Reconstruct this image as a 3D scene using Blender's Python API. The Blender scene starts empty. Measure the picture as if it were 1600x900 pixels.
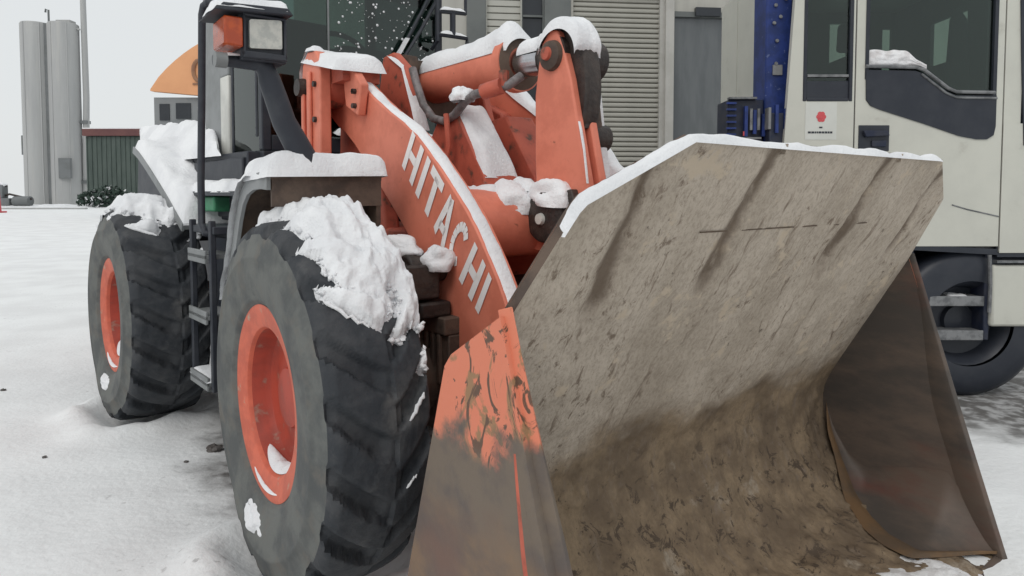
import bpy, math, random
from mathutils import Vector, Matrix, noise
random.seed(7)
R = math.radians
sc = bpy.context.scene
C = sc.collection

# ---------------------------------------------------------------- camera
cam = bpy.data.cameras.new('camera'); co = bpy.data.objects.new('camera', cam); C.objects.link(co)
co.location = (0, 0, 1.42); co.rotation_euler = (R(90 - 2.628), 0, 0)
cam.sensor_width = 36; cam.lens = 36 * 1024 / 1600.0; cam.shift_y = -100 / 1600.0
cam.clip_start = .05; cam.clip_end = 3000
sc.camera = co
# ---------------------------------------------------------------- world, sun, exposure
SUN_EL, SUN_AZ = 48, 205      # soft sun behind cloud, from behind the camera
w = bpy.data.worlds.new('World'); sc.world = w; w.use_nodes = True
nt = w.node_tree; nt.nodes.clear()
sky = nt.nodes.new('ShaderNodeTexSky'); sky.sky_type = 'NISHITA'; sky.sun_disc = False
sky.sun_elevation = R(SUN_EL); sky.sun_rotation = R(SUN_AZ); sky.dust_density = 4; sky.air_density = 1.0
mx = nt.nodes.new('ShaderNodeMixRGB'); mx.inputs[0].default_value = .90; mx.inputs[2].default_value = (8.2, 8.45, 8.5, 1)
bg = nt.nodes.new('ShaderNodeBackground'); bg.inputs[1].default_value = .1
wo = nt.nodes.new('ShaderNodeOutputWorld')
nt.links.new(sky.outputs[0], mx.inputs[1]); nt.links.new(mx.outputs[0], bg.inputs[0]); nt.links.new(bg.outputs[0], wo.inputs[0])
sl = bpy.data.lights.new('sun', 'SUN'); so = bpy.data.objects.new('sun', sl); C.objects.link(so)
sl.energy = .8; sl.angle = R(30); sl.color = (1, .97, .93)
so.rotation_euler = (R(90 - SUN_EL), 0, R(180 - SUN_AZ) )
sc.view_settings.view_transform = 'Standard'; sc.view_settings.look = 'None'
sc.view_settings.exposure = 0.0; sc.view_settings.gamma = 1.0

# ---------------------------------------------------------------- helpers
def S(r, g, b, k=1.0):
    f = lambda c: (c / 255 / 12.92 if c <= 10 else ((c / 255 + .055) / 1.055) ** 2.4) * k
    return (min(f(r), .95), min(f(g), .95), min(f(b), .95), 1)

class MB:
    def __init__(s): s.v = []; s.f = []; s.m = []
    def add(s, vs, fs, m=0):
        o = len(s.v); s.v += [tuple(p) for p in vs]; s.f += [tuple(i + o for i in f) for f in fs]; s.m += [m] * len(fs); return s
    def box(s, x0, x1, y0, y1, z0, z1, m=0):
        vs = [(x, y, z) for x in (x0, x1) for y in (y0, y1) for z in (z0, z1)]
        return s.add(vs, [(0, 1, 3, 2), (4, 6, 7, 5), (0, 4, 5, 1), (2, 3, 7, 6), (0, 2, 6, 4), (1, 5, 7, 3)], m)
    def prism(s, poly, a0, a1, axis='x', m=0, mside=None):
        n = len(poly)
        def P(a, p):
            if axis == 'x': return (a, p[0], p[1])
            if axis == 'y': return (p[0], a, p[1])
            return (p[0], p[1], a)
        vs = [P(a0, p) for p in poly] + [P(a1, p) for p in poly]
        s.add(vs, [tuple(range(n)), tuple(range(2 * n - 1, n - 1, -1))], m)
        o = len(s.v) - 2 * n
        ms = m if mside is None else mside
        for i in range(n):
            j = (i + 1) % n
            s.f.append((o + i, o + j, o + n + j, o + n + i)); s.m.append(ms[i] if isinstance(ms, (list, tuple)) else ms)
        return s
    def tube(s, pts, r, n=10, m=0, cap=True):
        pts = [Vector(p) for p in pts]; k = len(pts); rs = r if isinstance(r, (list, tuple)) else [r] * k
        o = len(s.v); up = None
        for i, p in enumerate(pts):
            t = (pts[min(i + 1, k - 1)] - pts[max(i - 1, 0)]).normalized()
            if up is None: up = Vector((0, 0, 1)) if abs(t.z) < .9 else Vector((1, 0, 0))
            a = t.cross(up).normalized(); b = a.cross(t).normalized(); up = b
            for j in range(n):
                q = 2 * math.pi * j / n
                s.v.append(tuple(p + (a * math.cos(q) + b * math.sin(q)) * rs[i]))
        for i in range(k - 1):
            for j in range(n):
                s.f.append((o + i * n + j, o + i * n + (j + 1) % n, o + (i + 1) * n + (j + 1) % n, o + (i + 1) * n + j)); s.m.append(m)
        if cap:
            s.f.append(tuple(o + j for j in range(n))[::-1]); s.m.append(m)
            s.f.append(tuple(o + (k - 1) * n + j for j in range(n))); s.m.append(m)
        return s
    def lathe(s, prof, c=(0, 0, 0), n=48, m=0, axis='x', close=False):   # prof: (axial, radius)
        o = len(s.v); k = len(prof); ms = m if isinstance(m, (list, tuple)) else [m] * k
        for a, r in prof:
            for j in range(n):
                q = 2 * math.pi * j / n; u, v_ = r * math.cos(q), r * math.sin(q)
                p = (a, u, v_) if axis == 'x' else ((u, a, v_) if axis == 'y' else (u, v_, a))
                s.v.append((p[0] + c[0], p[1] + c[1], p[2] + c[2]))
        for i in range(k - 1):
            for j in range(n):
                s.f.append((o + i * n + j, o + i * n + (j + 1) % n, o + (i + 1) * n + (j + 1) % n, o + (i + 1) * n + j)); s.m.append(ms[i])
        if close:
            s.f.append(tuple(o + j for j in range(n))); s.m.append(ms[0])
            s.f.append(tuple(o + (k - 1) * n + j for j in range(n))[::-1]); s.m.append(ms[-1])
        return s
    def grid(s, fn, nu, nv, m=0, keep=None):
        o = len(s.v)
        for i in range(nu + 1):
            for j in range(nv + 1): s.v.append(tuple(fn(i / nu, j / nv)))
        for i in range(nu):
            for j in range(nv):
                if keep and not keep(i / nu, j / nv, (i + 1) / nu, (j + 1) / nv): continue
                a = o + i * (nv + 1) + j
                s.f.append((a, a + nv + 1, a + nv + 2, a + 1)); s.m.append(m)
        return s
    def mesh(s, name, mats, smooth=40):
        import bmesh
        me = bpy.data.meshes.new(name); me.from_pydata(s.v, [], s.f)
        for mt in (mats if isinstance(mats, (list, tuple)) else [mats]): me.materials.append(mt)
        me.polygons.foreach_set('material_index', s.m)
        bm = bmesh.new(); bm.from_mesh(me)
        loose = [v for v in bm.verts if not v.link_faces]
        if loose: bmesh.ops.delete(bm, geom=loose, context='VERTS')
        bmesh.ops.recalc_face_normals(bm, faces=bm.faces); bm.to_mesh(me); bm.free()
        if smooth:
            me.polygons.foreach_set('use_smooth', [True] * len(me.polygons)); me.set_sharp_from_angle(angle=R(smooth))
        me.update(); return me

REAR = ((0, 0, 0), 0)
def part(name, mb, mats, parent=None, rear=False, bevel=0, smooth=40, kind=None, label=None, loc=None):
    me = mb if isinstance(mb, bpy.types.Mesh) else mb.mesh(name, mats, smooth)
    o = bpy.data.objects.new(name, me); C.objects.link(o)
    if parent: o.parent = parent
    if rear: o.location = REAR[0]; o.rotation_euler = (0, 0, REAR[1])
    if loc: o.location = loc
    if bevel:
        b = o.modifiers.new('bevel', 'BEVEL'); b.width = bevel; b.segments = 2; b.limit_method = 'ANGLE'; b.angle_limit = R(40); b.harden_normals = False
    if kind: o['kind'] = kind
    if label: o['label'] = label
    return o
def tag(o, label, cat, group=None):
    o['label'] = label; o['category'] = cat
    if group: o['group'] = group
    return o
def thing(name, label, cat, loc=(0, 0, 0), rz=0, group=None):
    o = bpy.data.objects.new(name, None); o.empty_display_size = .2; C.objects.link(o)
    o.location = loc; o.rotation_euler = (0, 0, rz); return tag(o, label, cat, group)
def N(x, y=0, z=0): return noise.noise(Vector((x, y, z)))
def fbm(x, y, z, o=4): return noise.fractal(Vector((x, y, z)), 1.0, 2.0, o)
def sst(a, b, x):
    t = max(0, min(1, (x - a) / (b - a))); return t * t * (3 - 2 * t)
def lerp(a, b, t): return a + (b - a) * t

# ---------------------------------------------------------------- materials
def mat(name, col, col2=None, rough=.6, metal=0, scale=6, lo=.4, hi=.62, bump=0, bscale=30, stretch=(1, 1, 1), spec=.35, col3=None, scale3=25, lo3=.58, hi3=.68, rot=(0, 0, 0), detail=7, dist=0.0, bdist=.01):
    m = bpy.data.materials.new(name); m.use_nodes = True; t = m.node_tree; n = t.nodes; L = t.links
    p = n['Principled BSDF']; p.inputs['Roughness'].default_value = rough; p.inputs['Metallic'].default_value = metal
    p.inputs['Specular IOR Level'].default_value = spec
    tc = n.new('ShaderNodeTexCoord'); mp = n.new('ShaderNodeMapping'); mp.inputs['Scale'].default_value = stretch; mp.inputs['Rotation'].default_value = rot
    L.new(tc.outputs['Object'], mp.inputs[0])
    if col2 is None: col2 = tuple(c * .8 for c in col[:3]) + (1,)
    def nz(s, d=7, v=None):
        q = n.new('ShaderNodeTexNoise'); q.inputs['Scale'].default_value = s; q.inputs['Detail'].default_value = d; q.inputs['Roughness'].default_value = .62
        q.inputs['Distortion'].default_value = dist
        L.new(mp.outputs[0], q.inputs['Vector']); return q
    def rng(src, a, b):
        r = n.new('ShaderNodeMapRange'); r.interpolation_type = 'SMOOTHSTEP'; r.inputs[1].default_value = a; r.inputs[2].default_value = b
        L.new(src, r.inputs[0]); return r.outputs[0]
    a = nz(scale, detail); mxx = n.new('ShaderNodeMixRGB'); mxx.inputs[1].default_value = col; mxx.inputs[2].default_value = col2
    L.new(rng(a.outputs[0], lo, hi), mxx.inputs[0]); out = mxx.outputs[0]
    if col3:
        b = nz(scale3); m3 = n.new('ShaderNodeMixRGB'); m3.inputs[2].default_value = col3
        L.new(out, m3.inputs[1]); L.new(rng(b.outputs[0], lo3, hi3), m3.inputs[0]); out = m3.outputs[0]
    L.new(out, p.inputs['Base Color'])
    if bump:
        bn = nz(bscale); bp = n.new('ShaderNodeBump'); bp.inputs['Strength'].default_value = bump; bp.inputs['Distance'].default_value = bdist
        L.new(bn.outputs[0], bp.inputs['Height']); L.new(bp.outputs[0], p.inputs['Normal'])
    m['out'] = 1
    return m

def glass(name, tint, gl=.12, opaque=None):
    m = bpy.data.materials.new(name); m.use_nodes = True; t = m.node_tree; n = t.nodes; L = t.links
    n.remove(n['Principled BSDF']); o = n['Material Output']
    tr = n.new('ShaderNodeBsdfTransparent'); tr.inputs[0].default_value = tint
    g = n.new('ShaderNodeBsdfGlossy'); g.inputs['Roughness'].default_value = .03; g.inputs[0].default_value = (.9, .95, .93, 1)
    fr = n.new('ShaderNodeFresnel'); fr.inputs[0].default_value = 1.45
    ad = n.new('ShaderNodeMath'); ad.operation = 'ADD'; ad.inputs[1].default_value = gl; L.new(fr.outputs[0], ad.inputs[0])
    mi = n.new('ShaderNodeMixShader'); L.new(ad.outputs[0], mi.inputs[0]); L.new(tr.outputs[0], mi.inputs[1]); L.new(g.outputs[0], mi.inputs[2])
    L.new(mi.outputs[0], o.inputs[0]); return m

M = {}
M['snow'] = mat('snow', (.84, .85, .865, 1), (.74, .75, .77, 1), rough=.75, scale=3, bump=1.0, bscale=65, spec=.2, bdist=.006)
M['snow_thin'] = mat('snow_thin', (.80, .80, .81, 1), (.62, .60, .60, 1), rough=.75, scale=14, bump=.6, bscale=70, spec=.2)
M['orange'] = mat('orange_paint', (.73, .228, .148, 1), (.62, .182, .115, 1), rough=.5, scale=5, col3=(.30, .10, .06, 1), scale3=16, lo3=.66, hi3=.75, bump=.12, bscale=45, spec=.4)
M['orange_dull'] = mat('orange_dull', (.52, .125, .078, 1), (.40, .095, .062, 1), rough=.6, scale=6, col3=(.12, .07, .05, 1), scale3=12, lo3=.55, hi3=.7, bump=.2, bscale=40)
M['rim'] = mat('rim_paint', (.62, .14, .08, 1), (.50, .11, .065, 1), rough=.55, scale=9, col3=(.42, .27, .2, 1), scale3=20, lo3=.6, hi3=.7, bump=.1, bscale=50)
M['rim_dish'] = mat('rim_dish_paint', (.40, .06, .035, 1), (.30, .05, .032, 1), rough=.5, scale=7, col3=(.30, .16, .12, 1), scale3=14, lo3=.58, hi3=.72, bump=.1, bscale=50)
M['grease'] = mat('greasy_steel', (.030, .024, .022, 1), (.055, .042, .036, 1), rough=.45, scale=14, bump=.6, bscale=40)
M['brown'] = mat('brown_mud_steel', (.13, .092, .070, 1), (.075, .055, .045, 1), rough=.75, scale=8, bump=.4, bscale=30)
M['black'] = mat('black_paint', (.028, .032, .042, 1), (.042, .046, .055, 1), rough=.5, scale=8, bump=.1)
M['chrome'] = mat('chrome_rod', (.55, .55, .57, 1), (.45, .45, .46, 1), rough=.22, metal=1, scale=6)
M['hose'] = mat('hose', (.22, .20, .20, 1), (.12, .11, .11, 1), rough=.5, scale=20)
M['rubber'] = mat('rubber', (.030, .034, .040, 1), (.052, .055, .060, 1), rough=.7, scale=9, col3=(.10, .10, .10, 1), scale3=5, lo3=.55, hi3=.75, bump=.35, bscale=60)
M['rubber_dusty'] = mat('rubber_dusty', (.135, .14, .132, 1), (.085, .09, .09, 1), rough=.8, scale=5, col3=(.14, .13, .115, 1), scale3=9, lo3=.5, hi3=.75, bump=.25, bscale=40)
M['glass'] = glass('tinted_glass', (.22, .31, .28, 1), .025)
M['glass_truck'] = glass('truck_glass', (.42, .52, .48, 1), .015)
M['lamp_glass'] = mat('lamp_glass', (.55, .55, .50, 1), (.42, .43, .40, 1), rough=.15, scale=30, spec=.6, bump=.3, bscale=90)
M['amber'] = mat('amber_lens', (.50, .085, .02, 1), (.38, .06, .02, 1), rough=.25, scale=20, spec=.5)
M['grey_panel'] = mat('grey_panel', (.24, .25, .255, 1), (.19, .2, .2, 1), rough=.5, scale=4)
M['light_panel'] = mat('light_panel', (.62, .62, .58, 1), (.5, .5, .47, 1), rough=.5, scale=4)
M['green'] = mat('green_plastic', (.06, .25, .13, 1), (.05, .18, .1, 1), rough=.5, scale=8)
M['white_print'] = mat('white_lettering', (.88, .86, .85, 1), (.80, .74, .71, 1), rough=.5, scale=25, lo=.5, hi=.8)

# bucket interior: dry mud over scraped steel, streaked along the plate
def mud_mat():
    m = bpy.data.materials.new('bucket_mud'); m.use_nodes = True; t = m.node_tree; n = t.nodes; L = t.links
    p = n['Principled BSDF']; p.inputs['Roughness'].default_value = .8; p.inputs['Specular IOR Level'].default_value = .2
    tc = n.new('ShaderNodeTexCoord')
    def noise_(scale, st, d=8, rough=.65, dist=0):
        mp = n.new('ShaderNodeMapping'); mp.inputs['Scale'].default_value = st; L.new(tc.outputs['Object'], mp.inputs[0])
        q = n.new('ShaderNodeTexNoise'); q.inputs['Scale'].default_value = scale; q.inputs['Detail'].default_value = d; q.inputs['Roughness'].default_value = rough; q.inputs['Distortion'].default_value = dist
        L.new(mp.outputs[0], q.inputs['Vector']); return q.outputs[0]
    def rng(src, a, b, c=0, d=1):
        r = n.new('ShaderNodeMapRange'); r.interpolation_type = 'SMOOTHSTEP'
        for i, v in enumerate((a, b, c, d)): r.inputs[i + 1].default_value = v
        L.new(src, r.inputs[0]); return r.outputs[0]
    def mix(f, a, b):
        q = n.new('ShaderNodeMixRGB'); L.new(f, q.inputs[0])
        for i, s_ in ((1, a), (2, b)):
            if isinstance(s_, tuple): q.inputs[i].default_value = s_
            else: L.new(s_, q.inputs[i])
        return q.outputs[0]
    def mul(a, b):
        q = n.new('ShaderNodeMath'); q.operation = 'MULTIPLY'; L.new(a, q.inputs[0]); L.new(b, q.inputs[1]); return q.outputs[0]
    sep = n.new('ShaderNodeSeparateXYZ'); L.new(tc.outputs['Object'], sep.inputs[0])
    wob = noise_(2.2, (1, 1, 1), 5)
    za = n.new('ShaderNodeMath'); za.operation = 'MULTIPLY_ADD'; za.inputs[1].default_value = .5; L.new(wob, za.inputs[0]); L.new(sep.outputs[2], za.inputs[2])
    up = rng(za.outputs[0], .82, .98)             # pale dirt on the upper plate, darker soil below
    pale = mix(rng(noise_(2.6, (1.6, .6, .6), 8), .38, .66), (.50, .43, .355, 1), (.395, .335, .27, 1))
    dark_soil = mix(rng(noise_(5, (1, 1, 1), 8), .36, .64), (.27, .20, .13, 1), (.15, .11, .075, 1))
    col = mix(up, dark_soil, pale)
    col = mix(rng(noise_(9, (3.2, .55, .55), 9, .7, .4), .56, .70), col, (.215, .168, .128, 1))        # scrape streaks
    col = mix(mul(rng(noise_(26, (1, 1, 1), 8, .72), .60, .68), rng(noise_(1.7, (1, 1, 1), 4), .46, .62)), col, (.05, .037, .028, 1))   # dark pitted clods
    col = mix(mul(rng(noise_(4, (1, 1, 1), 6), .58, .68), rng(sep.outputs[2], .9, .3, 0, 1)), col, (.34, .29, .23, 1))
    grain = noise_(70, (1.3, .8, .8), 6, .8)
    col = mix(rng(grain, .44, .62, 0, .32), col, (.12, .09, .065, 1))
    rough_area = rng(noise_(1.9, (1, .7, .7), 4), .47, .60)
    col = mix(mul(rng(noise_(17, (1.6, .8, .8), 9, .75, .6), .555, .63), rough_area), col, (.20, .155, .118, 1))
    lowm = rng(za.outputs[0], .9, .55)
    col = mix(mul(rng(noise_(15, (1, 1, 1), 9, .75, .8), .545, .60), lowm), col, (.085, .063, .046, 1))
    col = mix(mul(rng(noise_(7, (1, 1, 1), 8, .7), .57, .64), rng(za.outputs[0], .8, 1.0)), col, (.50, .415, .32, 1))
    def math_(o, a, b):
        q = n.new('ShaderNodeMath'); q.operation = o
        for i, s_ in ((0, a), (1, b)):
            if isinstance(s_, (int, float)): q.inputs[i].default_value = s_
            else: L.new(s_, q.inputs[i])
        return q.outputs[0]
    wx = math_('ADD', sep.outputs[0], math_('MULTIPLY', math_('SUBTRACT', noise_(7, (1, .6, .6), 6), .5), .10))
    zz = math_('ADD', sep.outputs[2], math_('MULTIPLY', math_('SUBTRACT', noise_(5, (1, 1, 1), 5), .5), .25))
    for gx, zl in ((-.82, 1.03), (-.37, 1.07), (.31, 1.10), (.80, 1.10)):    # shade of the four dents painted in as dark streaks
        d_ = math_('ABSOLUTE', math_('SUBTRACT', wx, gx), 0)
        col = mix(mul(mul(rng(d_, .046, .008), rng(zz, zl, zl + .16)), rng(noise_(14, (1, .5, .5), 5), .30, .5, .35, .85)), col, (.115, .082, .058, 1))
    L.new(col, p.inputs['Base Color'])
    b1 = n.new('ShaderNodeBump'); b1.inputs['Strength'].default_value = .55; b1.inputs['Distance'].default_value = .012
    L.new(noise_(24, (1.4, .8, .8), 9, .7), b1.inputs['Height']); L.new(b1.outputs[0], p.inputs['Normal'])
    return m
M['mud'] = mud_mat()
M['weld_brown'] = mat('weld_brown', (.13, .094, .068, 1), (.085, .062, .045, 1), rough=.85, scale=14, bump=.4, bscale=50)
M['bucket_steel'] = mat('bucket_steel', (.125, .094, .075, 1), (.070, .060, .053, 1), rough=.55, scale=3.2, col3=(.13, .052, .04, 1), scale3=2.2, lo3=.5, hi3=.72, bump=.15, bscale=30, stretch=(1, .5, 1.4))
M['bucket_rust'] = mat('bucket_rust', (.155, .092, .046, 1), (.10, .068, .043, 1), rough=.7, scale=6, bump=.2, bscale=40)

# outside of the bucket side: paint left at the top, flaking to rust and bare steel lower down
def worn_mat():
    m = bpy.data.materials.new('worn_orange_side'); m.use_nodes = True; t = m.node_tree; n = t.nodes; L = t.links
    p = n['Principled BSDF']; p.inputs['Roughness'].default_value = .5
    tc = n.new('ShaderNodeTexCoord'); sep = n.new('ShaderNodeSeparateXYZ'); L.new(tc.outputs['Object'], sep.inputs[0])
    def nz(s, d=7, st=(1, 1, 1), dist=0.):
        mp = n.new('ShaderNodeMapping'); mp.inputs['Scale'].default_value = st; L.new(tc.outputs['Object'], mp.inputs[0])
        q = n.new('ShaderNodeTexNoise'); q.inputs['Scale'].default_value = s; q.inputs['Detail'].default_value = d; q.inputs['Distortion'].default_value = dist; q.inputs['Roughness'].default_value = .6
        L.new(mp.outputs[0], q.inputs[0]); return q.outputs[0]
    def rng(src, a, b, c=0, d=1):
        r = n.new('ShaderNodeMapRange'); r.interpolation_type = 'SMOOTHSTEP'
        for i, v in enumerate((a, b, c, d)): r.inputs[i + 1].default_value = v
        L.new(src, r.inputs[0]); return r.outputs[0]
    def mix(f, a, b):
        q = n.new('ShaderNodeMixRGB'); L.new(f, q.inputs[0])
        for i, s_ in ((1, a), (2, b)):
            if isinstance(s_, tuple): q.inputs[i].default_value = s_
            else: L.new(s_, q.inputs[i])
        return q.outputs[0]
    def ma(a, k, b):
        q = n.new('ShaderNodeMath'); q.operation = 'MULTIPLY_ADD'; L.new(a, q.inputs[0]); q.inputs[1].default_value = k; L.new(b, q.inputs[2]); return q.outputs[0]
    h = ma(nz(6.5, 9), .34, sep.outputs[2])
    steel = mix(rng(nz(3, 6, (1, .7, 1.3)), .4, .62), (.205, .128, .072, 1), (.10, .076, .066, 1))
    steel = mix(rng(nz(1.6, 3), .5, .68), steel, (.15, .083, .06, 1))
    band = mix(rng(nz(5, 5), .4, .6), (.15, .115, .085, 1), (.10, .08, .07, 1))
    low = mix(rng(h, .68, .88), steel, band)
    paint = mix(rng(nz(9, 9, (1, 1, .8), 1.2), .515, .585), (.66, .20, .115, 1), (.30, .17, .085, 1))
    paint = mix(rng(nz(13, 9, (1, 1, .7), 1.6), .56, .60), paint, (.12, .065, .04, 1))
    L.new(mix(rng(h, .975, 1.045), low, paint), p.inputs['Base Color'])
    b1 = n.new('ShaderNodeBump'); b1.inputs['Strength'].default_value = .25; b1.inputs['Distance'].default_value = .006
    L.new(nz(30, 6), b1.inputs['Height']); L.new(b1.outputs[0], p.inputs['Normal'])
    return m
M['worn'] = worn_mat()

# ---------------------------------------------------------------- ground: one snow sheet to the horizon
def axis_vals(dense0, dense1, step, far0, far1):
    a = [dense0 + step * i for i in range(int((dense1 - dense0) / step) + 1)]
    q, s = a[-1], step
    while q < far1: s *= 1.22; q += s; a.append(q)
    q, s = a[0], step; pre = []
    while q > far0: s *= 1.22; q -= s; pre.append(q)
    return pre[::-1] + a
FA = R(37.8); FO = Vector((.077, 3.124))
RA = R(41.7); RO = Vector((-1.596, 4.921))
def to_world(O, a, x, y): return O.x + x * math.cos(a) - y * math.sin(a), O.y + x * math.sin(a) + y * math.cos(a)
contacts = [to_world(FO, FA, -1.045, 0), to_world(RO, RA, -1.045, 0), to_world(FO, FA, 1.045, 0), to_world(RO, RA, 1.045, 0)]
def ground_z(x, y):
    d = math.hypot(x, y)
    k = 1 if d < 14 else 14 / d
    z = (.016 * fbm(x * .7, y * .7, 1.3) + .007 * fbm(x * 3.1, y * 3.1, 4.1) + .004 * fbm(x * 9, y * 9, 7.7, 3)) * min(1, k)
    for i, (cx, cy) in enumerate(contacts):
        a = FA if i % 2 == 0 else RA
        dx, dy = x - cx, y - cy
        u = dx * math.cos(a) + dy * math.sin(a); v = -dx * math.sin(a) + dy * math.cos(a)
        q = math.hypot(max(abs(u) - .16, 0), max(abs(v) - .18, 0))
        z += .060 * math.exp(-((q - .21) / .10) ** 2) * (1 + .8 * N(x * 6, y * 6, 2)) - .05 * math.exp(-(q / .12) ** 2)
    return z
xs = axis_vals(-4.5, 5.5, .055, -900, 900); ys = axis_vals(1.2, 6.6, .05, -500, 1500)
mb = MB(); nx, ny = len(xs), len(ys)
mb.v = [(x, y, ground_z(x, y)) for x in xs for y in ys]
mb.f = [(i * ny + j, (i + 1) * ny + j, (i + 1) * ny + j + 1, i * ny + j + 1) for i in range(nx - 1) for j in range(ny - 1)]; mb.m = [0] * len(mb.f)
def ground_mat():
    m = bpy.data.materials.new('trodden_snow'); m.use_nodes = True; t = m.node_tree; n = t.nodes; L = t.links
    p = n['Principled BSDF']; p.inputs['Roughness'].default_value = .7; p.inputs['Specular IOR Level'].default_value = .2
    tc = n.new('ShaderNodeTexCoord')
    def nz(s, d=7, st=(1, 1, 1)):
        mp = n.new('ShaderNodeMapping'); mp.inputs['Scale'].default_value = st; L.new(tc.outputs['Object'], mp.inputs[0])
        q = n.new('ShaderNodeTexNoise'); q.inputs['Scale'].default_value = s; q.inputs['Detail'].default_value = d; L.new(mp.outputs[0], q.inputs[0]); return q.outputs[0]
    def rng(src, a, b, c=0, d=1):
        r = n.new('ShaderNodeMapRange'); r.interpolation_type = 'SMOOTHSTEP'
        for i, v in enumerate((a, b, c, d)): r.inputs[i + 1].default_value = v
        L.new(src, r.inputs[0]); return r.outputs[0]
    def mix(f, a, b):
        q = n.new('ShaderNodeMixRGB'); L.new(f, q.inputs[0])
        for i, s_ in ((1, a), (2, b)):
            if isinstance(s_, tuple): q.inputs[i].default_value = s_
            else: L.new(s_, q.inputs[i])
        return q.outputs[0]
    def op(o, a, b):
        q = n.new('ShaderNodeMath'); q.operation = o
        for i, s_ in ((0, a), (1, b)):
            if isinstance(s_, (int, float)): q.inputs[i].default_value = s_
            else: L.new(s_, q.inputs[i])
        return q.outputs[0]
    col = mix(rng(nz(1.3, 5), .35, .65), (.84, .855, .86, 1), (.76, .77, .775, 1))
    col = mix(op('MULTIPLY', rng(nz(22, 6), .62, .70), rng(nz(1.1, 3), .5, .65)), col, (.5, .5, .5, 1))
    sep = n.new('ShaderNodeSeparateXYZ'); L.new(tc.outputs['Object'], sep.inputs[0])
    def blob(cx, cy, rx, ry):   # ragged-edged patch for driven-over wet slush and painted shade
        d = op('ADD', op('POWER', op('ABSOLUTE', op('MULTIPLY', op('SUBTRACT', sep.outputs[0], cx), 1 / rx), 0), 2), op('POWER', op('ABSOLUTE', op('MULTIPLY', op('SUBTRACT', sep.outputs[1], cy), 1 / ry), 0), 2))
        return rng(op('ADD', d, op('MULTIPLY', nz(2.5, 8, (1, 2, 1)), 1.1)), 1.75, 1.15)
    slush_shade = op('MAXIMUM', blob(4.3, 5.0, 2.6, 1.5), blob(0.3, 8.6, 3.5, 1.6))
    slush_shade = op('MAXIMUM', slush_shade, blob(-.55, 4.2, 1.3, 1.6))  # dark patch painting in the shade under the loader
    col = mix(slush_shade, col, mix(rng(nz(9, 8, (1, 1, 1)), .42, .62), (.13, .125, .12, 1), (.40, .40, .40, 1)))
    L.new(col, p.inputs['Base Color'])
    b1 = n.new('ShaderNodeBump'); b1.inputs['Strength'].default_value = .5; b1.inputs['Distance'].default_value = .012
    L.new(nz(30, 9), b1.inputs['Height']); L.new(b1.outputs[0], p.inputs['Normal'])
    return m
M['ground'] = ground_mat()
part('snowy_ground', mb, M['ground'], kind='structure', smooth=180)

# ================================================================ WHEEL LOADER
loader = thing('wheel_loader', 'snow covered orange articulated wheel loader with its big muddy bucket lowered to the snow', 'wheel loader', (FO.x, FO.y, 0), FA)
dv = RO - FO
REAR = ((dv.x * math.cos(FA) + dv.y * math.sin(FA), -dv.x * math.sin(FA) + dv.y * math.cos(FA), 0), RA - FA)

# ---- wheels. Axis x, outer side at -x.
TR = .675
def tyre_profile():
    half = [(-.175, .335), (-.205, .37), (-.211, .376), (-.2115, .386), (-.213, .392), (-.222, .42), (-.229, .48), (-.2275, .522), (-.231, .528), (-.230, .538), (-.224, .546), (-.214, .585), (-.207, .615), (-.198, .638)]
    tread = [(-.18 + .36 * i / 44, 0) for i in range(45)]
    out = half + [(x, .652 + .016 * (1 - (x / .19) ** 2)) for x, _ in tread] + [(-x, r) for x, r in half[::-1]]
    return out
prof = tyre_profile(); NT = 420; NL = 20
def lug(q, x, r):
    side = 0 if x < 0 else .5
    ax = abs(x)
    skew = 1.25 * (ax / .2) ** 1.3 * .62
    ph = (q * NL / (2 * math.pi) + side - skew) % 1
    wv = .64 + .07 * N(q * 9, x * 20, 3)
    e = .10
    on = sst(0, e, ph) * (1 - sst(wv, wv + e, ph))
    cen = sst(.055, .02, ax) * .55
    return max(on, cen)
def tyre_r(q, x, r):
    if r < .60: return r
    w = sst(.60, .64, r)
    return r - .038 * w * (1 - lug(q, x, r)) - .004 * w * abs(N(q * 14, x * 30, 1))
def hubpt(q, x, r):
    # q: 0 = forward, 90 = up; tyre squashed a little on the ground
    y, z = -r * math.cos(q), r * math.sin(q)
    if z < -.645: z = -.645 - (z + .645) * -.12
    if z < -.4: x = x * (1 + .10 * sst(-.4, -.64, z))
    if x > 0: x *= .64
    return (x, y, z)
def make_tyre():
    mb = MB(); k = len(prof)
    for i in range(NT):
        q = 2 * math.pi * i / NT
        for (x, r) in prof: mb.v.append(hubpt(q, x, tyre_r(q, x, r)))
    for i in range(NT):
        for j in range(k - 1):
            a, b = i * k + j, ((i + 1) % NT) * k + j
            mb.f.append((a, b, b + 1, a + 1)); mb.m.append(0 if .605 < (prof[j][1] + prof[j + 1][1]) / 2 else 1)
    return mb.mesh('tyre', [M['rubber'], M['rubber_dusty']], 50)
tyre_me = make_tyre()
rim_me = MB().lathe([(-.165, .335), (-.19, .352), (-.196, .357), (-.198, .345), (-.192, .325), (-.186, .285), (-.180, .272), (-.165, .264), (-.12, .258), (-.095, .246), (-.085, .225), (-.082, .19), (-.088, .165), (-.09, .12), (-.112, .108), (-.118, .05), (-.12, .001)], n=72, m=[0]*7 + [1]*10).lathe([(.165, .335), (.196, .355), (.16, .28), (.0, .255), (-.02, .2)], n=48).mesh('rim', [M['rim'], M['rim_dish']], 35)
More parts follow.
